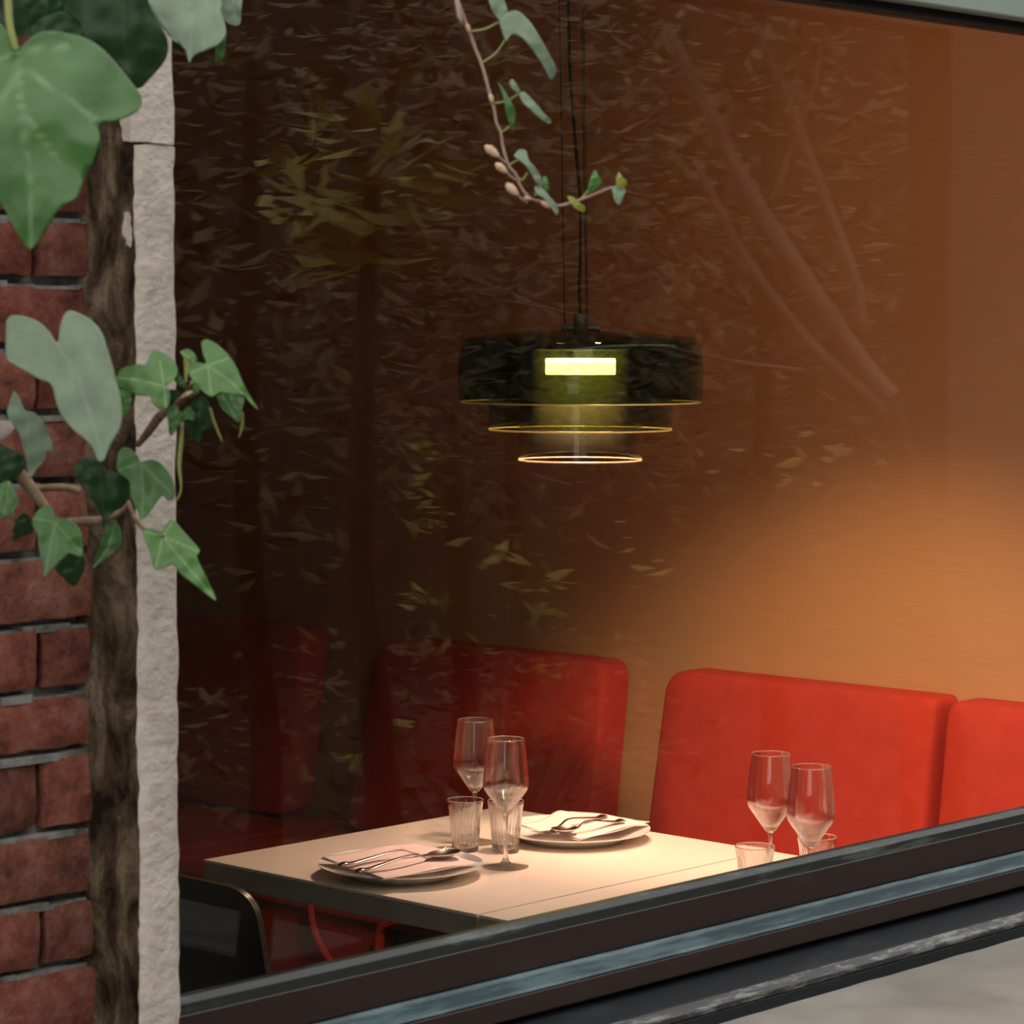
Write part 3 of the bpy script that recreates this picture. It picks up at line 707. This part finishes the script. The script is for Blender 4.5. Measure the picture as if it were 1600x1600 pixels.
def stemc(parent, zf, pts, Ds, r, m_, name='stem'):
    pp = zf(pts); n = len(pp); Dl = Ds if isinstance(Ds, (list, tuple)) else [Ds]*n
    obj(name, tubem(spline([atd(a, b_, d) for (a, b_), d in zip(pp, Dl)], 5), r, seg=8), m_, parent, local=False, sharp=0)

iv = thing('ivy_vine', atd(100, 380, 2.3), 'large-leaved ivy hanging over the top of the brick pier', 'ivy')
leaf(iv, z1([(85, 265), (130, 220), (190, 175), (260, 160), (340, 170), (430, 190), (520, 240), (600, 320), (680, 420), (735, 500), (730, 560), (680, 600), (600, 630), (515, 645), (520, 730), (490, 830), (440, 930), (400, 1030), (330, 1070), (280, 1130), (230, 1220), (160, 1300), (100, 1230), (50, 1140), (0, 1060), (-120, 960), (-180, 820), (-160, 650), (-220, 520), (-200, 400), (-120, 280), (-60, 180), (0, 120), (50, 190), (75, 240)]), 2.2, M['leaf'],
     V(z1, [(85, 265), (110, 560)], [(110, 560), (155, 900)], [(155, 900), (160, 1290)], [(85, 265), (350, 240)], [(95, 340), (280, 460)], [(280, 460), (500, 620)], [(85, 265), (0, 310)], [(90, 380), (0, 520)], [(110, 560), (300, 830)]), tilt=(.25, -.30), cup=.18)
leaf(iv, z1([(345, 0), (330, 50), (400, 110), (440, 190), (520, 240), (600, 320), (680, 420), (725, 462), (790, 400), (850, 330), (875, 270), (870, 200), (830, 120), (790, 50), (770, 0), (740, -120), (560, -160), (400, -100)]), 2.36, M['leafdark'], V(z1, [(648, -100), (645, 180)], [(645, 180), (680, 420)]), tilt=(-.2, .25))
leaf(iv, z1([(770, 0), (800, 80), (850, 150), (900, 210), (960, 255), (985, 330), (1010, 290), (1080, 260), (1140, 230), (1175, 180), (1170, 120), (1150, 60), (1155, 0), (1130, -120), (950, -200), (790, -120)]), 2.42, M['leafpale'], V(z1, [(930, -150), (1000, 60)], [(1000, 60), (985, 320)]), tilt=(.1, -.5), cup=.2)
leaf(iv, z1([(1130, -40), (1150, 70), (1180, 120), (1245, 132), (1256, 60), (1262, -60), (1200, -110)]), 2.47, M['leafpale'], V(z1, [(1200, -80), (1230, 120)]), tilt=(.2, -.2))
leaf(iv, z1([(1130, 215), (1120, 270), (1124, 322), (1168, 290), (1178, 200), (1170, 150)]), 2.50, M['leaf'], (), tilt=(.3, 0))
leaf(iv, z1([(140, 160), (220, 90), (330, 60), (420, 100), (470, 200), (380, 230), (240, 240)]), 2.50, M['leafdark'], (), tilt=(0, .2))
leaf(iv, z1([(120, -30), (200, -60), (330, -20), (340, 60), (250, 110), (150, 90)]), 2.54, M['leafdark'], (), tilt=(0, .3))
leaf(iv, z1([(-100, -60), (40, -90), (180, -60), (300, 30), (230, 130), (130, 190), (40, 180), (-100, 150)]), 2.58, M['leafdark'], (), tilt=(0, .3))  # added dark leaf, covers the brick so the gap reads black
stemc(iv, z1, [(30, -120), (40, 0), (50, 130), (70, 215), (85, 266)], 2.21, [.004, .0032, .003, .003, .0025], M['petiole'], 'petiole')
stemc(iv, z1, [(640, -160), (648, -90)], 2.37, .0022, M['petiole'], 'petiole')

iw = thing('ivy_vine', atd(120, 930, 2.55), 'ivy spray of heart-shaped leaves climbing the middle of the brick pier', 'ivy')
leaf(iw, z2([(30, 130), (60, 105), (130, 110), (200, 140), (250, 190), (285, 240), (300, 160), (320, 100), (350, 80), (400, 95), (460, 130), (510, 190), (540, 280), (565, 360), (580, 420), (600, 500), (612, 600), (600, 670), (570, 720), (540, 780), (520, 830), (490, 830), (465, 770), (420, 720), (370, 680), (310, 610), (280, 540), (265, 470), (245, 440), (200, 425), (140, 390), (70, 350), (30, 310)]), 2.40, M['leafpale'], V(z2, [(285, 240), (400, 430)], [(400, 430), (510, 800)]), tilt=(.1, -.45), cup=.16)
leaf(iw, z2([(70, 480), (100, 520), (125, 580), (170, 590), (220, 640), (250, 710), (265, 790), (235, 780), (225, 830), (180, 880), (150, 920), (135, 840), (115, 760), (95, 690), (60, 640), (35, 590), (50, 540)]), 2.47, M['leafpale'], V(z2, [(130, 590), (150, 900)]), tilt=(.5, -.1))
leaf(iw, z2([(0, 745), (50, 770), (120, 810), (130, 850), (100, 900), (60, 930), (0, 940), (-80, 920), (-90, 800)]), 2.52, M['leafdark'], (), tilt=(0, .2))
leaf(iw, z2([(0, 945), (45, 930), (75, 980), (95, 1040), (70, 1080), (65, 1115), (30, 1105), (0, 1120), (-80, 1080), (-70, 980)]), 2.50, M['leaf'], V(z2, [(45, 935), (20, 1100)]), tilt=(.2, -.3))
leaf(iw, z2([(365, 870), (390, 830), (440, 818), (490, 830), (520, 870), (580, 890), (640, 925), (650, 980), (630, 1040), (580, 1080), (540, 1120), (515, 1170), (505, 1100), (470, 1040), (430, 980), (385, 930)]), 2.52, M['leafdark'], V(z2, [(500, 850), (515, 1150)], [(500, 850), (380, 900)]), tilt=(.2, .1))
leaf(iw, z2([(590, 790), (615, 765), (650, 770), (690, 810), (705, 835), (750, 825), (800, 840), (850, 900), (872, 960), (870, 1020), (840, 1030), (810, 1005), (770, 1060), (710, 1128), (690, 1090), (660, 1020), (648, 960), (645, 930), (600, 895), (582, 860)]), 2.49, M['leaf'], V(z2, [(705, 838), (715, 950)], [(715, 950), (710, 1120)], [(705, 838), (595, 880)], [(705, 838), (860, 1000)]), tilt=(.1, -.4), cup=.14)
leaf(iw, z2([(160, 1130), (180, 1090), (220, 1058), (260, 1065), (280, 1115), (330, 1120), (380, 1150), (410, 1200), (410, 1310), (345, 1295), (290, 1345), (240, 1395), (220, 1415), (215, 1350), (195, 1280), (185, 1200), (165, 1160)]), 2.48, M['leaf'], V(z2, [(275, 1140), (250, 1270)], [(250, 1270), (222, 1405)], [(275, 1140), (405, 1290)], [(275, 1140), (170, 1120)]), tilt=(.15, -.3), cup=.16)
leaf(iw, z2([(545, 1145), (570, 1130), (600, 1165), (610, 1220), (600, 1260), (560, 1300), (510, 1335), (465, 1370), (475, 1320), (495, 1270), (515, 1200)]), 2.54, M['leaf'], V(z2, [(575, 1140), (540, 1270)], [(540, 1270), (468, 1365)]), tilt=(.2, -.1))
leaf(iw, z2([(345, 1295), (410, 1310), (425, 1360), (400, 1420), (370, 1460), (320, 1420), (275, 1365)]), 2.56, M['leafdark'], (), tilt=(.1, .3))
leaf(iw, z2([(75, 1130), (120, 1090), (160, 1130), (165, 1190), (110, 1210), (70, 1230), (65, 1180)]), 2.57, M['leafdark'], (), tilt=(.1, .3))
leaf(iw, z2([(710, 1180), (760, 1170), (805, 1185), (840, 1140), (870, 1130), (910, 1175), (960, 1230), (1000, 1280), (985, 1310), (1010, 1370), (1050, 1450), (1082, 1530), (1040, 1505), (960, 1440), (900, 1395), (868, 1350), (820, 1365), (770, 1370), (750, 1290), (725, 1230)]), 2.46, M['leafbright'], V(z2, [(815, 1210), (930, 1350)], [(930, 1350), (1075, 1522)], [(815, 1210), (780, 1360)], [(815, 1210), (860, 1140)], [(815, 1210), (720, 1185)], [(815, 1210), (995, 1285)]), tilt=(.15, -.35), cup=.12)
leaf(iw, z2([(590, 470), (640, 490), (658, 520), (650, 570), (625, 610), (608, 600), (585, 540)]), 2.56, M['leaf'], (), tilt=(.2, 0))
leaf(iw, z2([(0, 630), (50, 632), (78, 650), (50, 700), (10, 725), (-40, 730), (-40, 640)]), 2.5, M['leafpink'], (), tilt=(.1, -.3), cup=.3)
stemc(iw, z2, [(-60, 860), (20, 880), (100, 905), (160, 980), (215, 1050), (240, 1100)], 2.56, [.006, .006, .0065, .006, .005, .004], M['wood'])
stemc(iw, z2, [(180, 975), (260, 965), (340, 968), (400, 985)], 2.58, .0035, M['wood'], 'branch')
stemc(iw, z2, [(330, 1140), (420, 1135), (510, 1128), (600, 1090), (640, 1050)], 2.59, [.004, .0045, .004, .003, .002], M['wood'], 'branch')
stemc(iw, z2, [(-60, 860), (-75, 850), (-90, 845)], [2.56, 2.60, 2.665], .006, M['wood'], 'branch')
stemc(iw, z2, [(640, 1040), (670, 1110), (715, 1170), (760, 1190), (815, 1208)], [2.58, 2.55, 2.5, 2.475, 2.462], [.0024, .0022, .002, .0018, .0015], M['wood'], 'petiole')

ix = thing('ivy_vine', atd(300, 770, 2.5), 'bright ivy sprig reaching out from the pale stone jamb', 'ivy')
leaf(ix, z2([(580, 410), (610, 370), (680, 350), (730, 350), (745, 310), (775, 280), (820, 295), (860, 325), (888, 370), (880, 410), (855, 440), (820, 455), (835, 470), (850, 490), (842, 560), (800, 575), (765, 545), (750, 510), (700, 505), (640, 490), (590, 455)]), 2.44, M['leafbright'], V(z2, [(820, 458), (700, 430)], [(700, 430), (585, 415)], [(820, 458), (800, 330)], [(820, 458), (830, 565)]), tilt=(.1, -.45), cup=.18)
leaf(ix, z2([(1005, 240), (1030, 225), (1080, 245), (1140, 300), (1180, 360), (1210, 430), (1240, 490), (1265, 530), (1292, 578), (1250, 540), (1220, 505), (1150, 500), (1100, 490), (1060, 510), (1020, 490), (985, 450), (950, 410), (945, 370), (975, 340), (1030, 345), (1015, 300)]), 2.40, M['leafbright'], V(z2, [(1038, 355), (1150, 430)], [(1150, 430), (1285, 570)], [(1038, 355), (1055, 490)], [(1038, 355), (1140, 320)], [(1038, 355), (960, 390)]), tilt=(.3, -.35), cup=.14)
leaf(ix, z2([(1080, 505), (1130, 492), (1190, 505), (1222, 520), (1215, 560), (1208, 600), (1195, 640), (1150, 605), (1110, 570)]), 2.43, M['leaf'], V(z2, [(1110, 505), (1190, 630)]), tilt=(.2, -.3))
leaf(ix, z2([(900, 285), (940, 272), (975, 300), (987, 340), (960, 360), (935, 345), (920, 320)]), 2.46, M['leafbright'], V(z2, [(905, 287), (970, 335)]), tilt=(.2, -.2))
leaf(ix, z2([(918, 320), (935, 335), (947, 345), (940, 400), (930, 445), (922, 400)]), 2.455, M['leafyellow'], (), tilt=(0, 0), cup=.02)
leaf(ix, z2([(870, 545), (885, 565), (910, 590), (940, 560), (970, 590), (970, 630), (935, 625), (910, 640), (880, 680), (850, 708), (840, 640), (835, 580)]), 2.45, M['leaf'], V(z2, [(885, 560), (852, 700)], [(885, 560), (965, 620)]), tilt=(.1, .1))
leaf(ix, z2([(915, 650), (930, 600), (970, 530), (1020, 510), (1050, 560), (1070, 660), (1020, 675), (1010, 710), (990, 742), (950, 715)]), 2.48, M['leafdark'], V(z2, [(1000, 540), (990, 735)]), tilt=(.1, .2))
leaf(ix, z2([(805, 500), (850, 475), (900, 490), (895, 550), (855, 565), (830, 540)]), 2.50, M['leafdark'], (), tilt=(.1, .2))
leaf(ix, z2([(885, 385), (930, 440), (925, 462), (905, 460), (870, 425)]), 2.46, M['leaf'], (), tilt=(.1, 0))
leaf(ix, z2([(930, 455), (985, 440), (1000, 480), (960, 510), (935, 500)]), 2.47, M['leafbright'], (), tilt=(.1, 0))
stemc(ix, z2, [(690, 750), (740, 690), (790, 620), (830, 585), (890, 545), (940, 490), (960, 440)], [2.66, 2.62, 2.58, 2.55, 2.5, 2.48, 2.46], [.003, .004, .0045, .004, .0035, .003, .002], M['wood'])
stemc(ix, z2, [(910, 640), (905, 740), (895, 850), (905, 960), (895, 1010), (878, 1032)], 2.47, [.0016, .0022, .002, .0009, .0008, .0006], M['petiole'], 'petiole')
stemc(ix, z2, [(1050, 565), (1075, 650), (1112, 738)], 2.45, [.0008, .0013, .0008], M['leafyellow'], 'petiole')
stemc(ix, z2, [(1212, 590), (1210, 660), (1193, 720)], 2.44, [.0012, .0016, .0004], M['leafyellow'], 'petiole')
stemc(ix, z2, [(900, 520), (935, 500), (960, 485)], 2.46, [.0006, .0022, .0008], M['bud'], 'bud')

td = thing('climbing_tendril', atd(850, 330, 2.45), 'thin hanging tendril with narrow leaves and tan buds before the glass', 'tendril')
TD = 2.45
top = atd(706, -40, TD)
pp = [Vector((1.95, 2.215, 2.62)), Vector((1.86, 1.95, 2.50)), top] + [atd(a, b_, TD) for a, b_ in z4([(155, 0), (215, 170), (240, 230), (280, 340), (320, 440), (350, 540), (385, 680), (410, 760), (425, 850), (455, 920), (470, 1020), (510, 1150), (560, 1210), (590, 1290), (650, 1370), (730, 1400), (850, 1430), (1000, 1390), (1130, 1340), (1230, 1300)])]
obj('stem', tubem(spline(pp, 5), [.0022, .0018, .0017, .0015, .0014, .0014, .0014, .0014, .0013], seg=8), M['tendril'], td, local=False, sharp=0)
for pts in ([(320, 440), (420, 370), (490, 270)], [(250, 220), (350, 200), (440, 155)], [(400, 720), (500, 700), (585, 650)], [(455, 920), (490, 900), (518, 875)], [(510, 1150), (540, 1130), (580, 1110)], [(560, 1215), (600, 1250), (640, 1200)], [(690, 1360), (720, 1330), (735, 1290)], [(1010, 1385), (1050, 1340), (1075, 1310)]):
    stemc(td, z4, pts, TD, .0009, M['petiole'], 'petiole')
lv = [([(370, 0), (400, 80), (450, 150), (470, 240), (495, 290), (520, 250), (530, 200), (490, 130), (505, 80), (480, 0), (450, -60), (380, -60)], 'leafpale', (.3, 0)),
      ([(445, 150), (470, 110), (520, 80), (570, 75), (620, 110), (680, 180), (740, 280), (790, 370), (840, 470), (835, 520), (800, 555), (770, 490), (720, 410), (650, 310), (600, 260), (550, 240), (520, 250), (495, 285), (470, 230)], 'leafpale', (.5, -.2)),
      ([(430, 565), (470, 610), (520, 690), (560, 780), (550, 850), (540, 920), (515, 860), (490, 760), (470, 660)], 'leaf', (.2, 0)),
      ([(580, 650), (605, 635), (640, 655), (700, 720), (760, 790), (800, 830), (795, 860), (740, 830), (660, 760), (600, 700)], 'leafpale', (.3, -.2)),
      ([(515, 570), (540, 550), (590, 630), (575, 650), (530, 610)], 'leafpale', (.2, 0)),
      ([(545, 1080), (580, 1040), (630, 1045), (650, 1110), (700, 1170), (735, 1230), (750, 1290), (710, 1280), (670, 1210), (630, 1150), (580, 1110)], 'leafpale', (.3, -.2)),
      ([(745, 1230), (770, 1225), (790, 1280), (785, 1330), (755, 1310)], 'leafbright', (.2, 0)),
      ([(690, 1290), (740, 1300), (800, 1370), (850, 1430), (850, 1495), (825, 1470), (770, 1390), (700, 1340)], 'leafpale', (.2, -.2)),
      ([(1060, 1310), (1080, 1230), (1110, 1180), (1140, 1230), (1155, 1265), (1120, 1310), (1070, 1345)], 'leafbright', (.2, .1)),
      ([(915, 1360), (960, 1370), (1020, 1420), (1048, 1440), (1030, 1475), (990, 1460), (940, 1410)], 'leafyellow', (.2, 0)),
      ([(1225, 1300), (1260, 1290), (1320, 1310), (1300, 1390), (1275, 1420), (1245, 1390)], 'leafpale', (.1, -.2)),
      ([(1255, 1240), (1275, 1195), (1300, 1230), (1335, 1270), (1290, 1310), (1260, 1290)], 'leafyellow', (.1, 0))]
for i, (pg, mm, tl_) in enumerate(lv): leaf(td, z4(pg), TD-.006-.002*(i % 3), M[mm], (), tilt=tl_, cup=.2, sub=3)
for a, b_ in (((345, 1012), (440, 1085)), ((418, 1135), (500, 1200)), ((492, 1275), (575, 1355)), ((735, 1400), (800, 1440)), ((615, 1370), (665, 1385)), ((218, 165), (238, 225)), ((380, 650), (398, 715))):
    q = z4([a, b_]); A_, B_ = atd(*q[0], TD-.004), atd(*q[1], TD-.004)
    if a[0] < 600 and a[1] > 900: stemc(td, z4, [b_, (b_[0]+25, b_[1]+25), (b_[0]+70, b_[1]+55)], TD, .0009, M['tendril'], 'stalk')
    rr = (A_-B_).length*.27; obj('bud', tubem(spline([A_, A_.lerp(B_, .3), A_.lerp(B_, .65), B_], 4), [rr*.35, rr, rr*.9, rr*.4], seg=8), M['bud'], td, local=False, sharp=0)

# ------------------------------------------------------------------ garden across the pavement (shows in the glass)
def shrub(name, label, cen, rad, n, size, m_, trunk=True, seed=1):
    rnd = random.Random(seed); t = thing(name, (cen[0], cen[1], 0), label, 'tree' if 'tree' in name else 'shrub')
    bm = bmesh.new()
    for _ in range(n):
        while True:
            q = Vector((rnd.uniform(-1, 1), rnd.uniform(-1, 1), rnd.uniform(-1, 1)))
            if q.length < 1 and noise.noise(q*3.2+Vector((seed, 0, 0))) > -.12: break
        c = Vector(cen)+Vector((q.x*rad[0], q.y*rad[1], q.z*rad[2]))
        if c.z < .05: continue
        L = size*rnd.uniform(.5, 1.4); W = L*rnd.uniform(.3, .45)
        d = Vector((rnd.gauss(0, 1), rnd.gauss(0, 1), rnd.gauss(0, .45))).normalized(); s_ = d.cross(Vector((rnd.gauss(0, .5), rnd.gauss(0, .5), 1))).normalized(); nn = d.cross(s_)
        v = [bm.verts.new(c-d*L/2), bm.verts.new(c+s_*W/2+nn*W*.2), bm.verts.new(c+d*L/2), bm.verts.new(c-s_*W/2+nn*W*.2), bm.verts.new(c)]
        bm.faces.new((v[0], v[4], v[2], v[1])); bm.faces.new((v[0], v[3], v[2], v[4]))
    o = obj('foliage', bm, m_, t, local=False, smooth=False); o['kind'] = 'stuff'
    if trunk: obj('trunk', tubem(spline([(0, 0, 0), (.05, .02, .6), (-.03, .04, 1.3), (.04, 0, cen[2]+rad[2]*.5)], 4), [.045, .04, .03, .015], seg=10), M['darkbark'], t, sharp=0)
    return t
GROVE = [(380, 250, 6.6, (.75, .75, 1.05), 2300, .085, 'crown'), (800, 360, 8.8, (.8, .8, 1.05), 2500, .10, 'crown'), (1190, 280, 7.4, (.72, .72, 1.05), 2000, .085, 'crown'), (700, 1138, 7.7, (1.0, .7, .32), 900, .07, 'crown')]
LB = ['leafy garden tree opposite the brick pier, reflected darkly in the glass', 'leafy garden tree opposite the lamp, reflected faintly in the glass', 'leafy garden tree with bare branches beside the dark pergola post', 'low garden shrub under the trees across the pavement']
for i, (x, y, D, rad, n, sz, mm) in enumerate(GROVE):
    p_ = refl(x, y, D); shrub('garden_shrub' if i == 3 else 'garden_tree', LB[i], (p_.x, p_.y, max(p_.z, .3)), rad, n, sz, M[mm], seed=i+2)
p_ = refl(560, 260, 5.5); shrub('garden_shrub', 'yellow-green shrub standing nearest the window in the garden', (p_.x, p_.y, p_.z-.05), (.22, .22, .17), 90, .13, M['crowny'], seed=9)
p_ = refl(1180, 300, 6.2); br = thing('bare_sapling', (p_.x, p_.y, 0), 'bare branching sapling beside the pergola post across the pavement', 'tree')
def rb(name, pts, r, D=6.2): obj(name, tubem(spline([refl(x, y, D) for x, y in pts], 5), r, seg=8), M['bark'], br, local=False, sharp=0)
rb('branch', [(1040, 40), (1110, 180), (1170, 300), (1260, 440), (1340, 560), (1390, 620)], [.012, .016, .018, .02, .022, .024])
rb('branch', [(1180, 40), (1230, 150), (1270, 260), (1330, 420), (1350, 520)], [.006, .007, .009, .011, .012])
rb('branch', [(1290, 40), (1270, 140), (1240, 220), (1210, 310)], [.003, .004, .005, .006])
rb('branch', [(1090, 260), (1150, 380), (1220, 480), (1300, 570), (1400, 650)], [.008, .01, .012, .014, .016])
rb('twig', [(780, 468), (900, 492), (1000, 530), (1120, 560), (1260, 580)], [.002, .003, .003, .004, .006])
rb('twig', [(920, 465), (1060, 484), (1150, 510), (1190, 530)], [.0015, .002, .002, .002])
pg_ = refl(1390, 620, 6.2); obj('trunk', tubem(spline([(pg_.x, pg_.y, pg_.z), (pg_.x+.1, pg_.y+.1, .9), (pg_.x+.12, pg_.y+.12, 0)], 5), [.024, .03, .04], seg=10), M['darkbark'], br, local=False, sharp=0)
rnd = random.Random(21); p_ = refl(770, 700, 6.0); sh = thing('garden_shrub', (p_.x, p_.y, 0), 'slender shrub with sparse yellowish leaf sprigs, seen in the glass above the tables', 'shrub')
bm = bmesh.new(); tips = []
for (x, y, w_, h_, n_) in ((655, 700, 22, 14, 9), (675, 735, 30, 22, 12), (660, 770, 34, 18, 10), (690, 820, 50, 30, 14), (670, 938, 52, 16, 16), (790, 865, 34, 20, 12), (815, 915, 26, 16, 9), (870, 905, 40, 22, 14), (850, 945, 60, 16, 12), (730, 1010, 70, 16, 12), (600, 1133, 34, 10, 9), (840, 1040, 60, 24, 10), (560, 1180, 40, 20, 6), (1000, 880, 60, 60, 10), (1200, 740, 90, 40, 14), (1290, 690, 40, 60, 12)):
    tips.append((x, y))
    for _ in range(n_):
        c = refl(x+rnd.gauss(0, w_*.5), y+rnd.gauss(0, h_*.5), 6.0+rnd.uniform(-.1, .1)); L = rnd.uniform(.03, .075); W = L*rnd.uniform(.3, .5)
        d = Vector((rnd.gauss(0, 1), rnd.gauss(0, 1), rnd.gauss(.1, .35))).normalized(); s_ = d.cross(Vector((rnd.gauss(0, .6), rnd.gauss(0, .6), 1))).normalized(); nn = d.cross(s_)
        v = [bm.verts.new(c-d*L/2), bm.verts.new(c+s_*W/2+nn*W*.2), bm.verts.new(c+d*L/2), bm.verts.new(c-s_*W/2+nn*W*.2), bm.verts.new(c)]
        bm.faces.new((v[0], v[4], v[2], v[1])); bm.faces.new((v[0], v[3], v[2], v[4]))
o = obj('foliage', bm, M['crowny'], sh, local=False, smooth=False); o['kind'] = 'stuff'
bm = bmesh.new()
for x, y in tips: tube(bm, spline([Vector((p_.x, p_.y, 0)), Vector((p_.x, p_.y, .35)), refl(x, y, 6.0)*.55+Vector((p_.x, p_.y, .5))*.45, refl(x, y, 6.0)], 4), [.006, .005, .003, .0012], seg=6)
obj('stems', bm, M['darkbark'], sh, local=False, sharp=0)
pq = refl(1450, 300, 6.4)
pgl = thing('pergola', (pq.x, pq.y, 0), 'dark timber pergola of one wide post and beam across the pavement', 'pergola')
obj('post', boxm((pq.x, pq.y-.06, 0), (pq.x+.75, pq.y+.06, 2.6)), M['post'], pgl, local=False, smooth=False)
zb = refl(1450, 52, 6.4).z
obj('beam', boxm((pq.x-3.5, pq.y-.06, zb), (pq.x-.001, pq.y+.06, zb+.25)), M['post'], pgl, local=False, smooth=False)
S('sky_block_wall', boxm((-6, -5.2, 0), (16, -5, 5)), M['skyblock'])  # added unseen screen, keeps bright sky out of the pane reflection
S('sky_block_end', boxm((15.8, -5, 0), (16, 2.1, 5)), M['skyblock'])  # added unseen screen closing the end against the sky

# ------------------------------------------------------------------ daylight
w = bpy.data.worlds.new('overcast'); SC.world = w; w.use_nodes = True; nt = w.node_tree; nt.nodes.clear()
o_ = nt.nodes.new('ShaderNodeOutputWorld'); bg = nt.nodes.new('ShaderNodeBackground'); bg.inputs[0].default_value = (1, .985, .95, 1); bg.inputs[1].default_value = 2.0
nt.links.new(bg.outputs[0], o_.inputs[0])
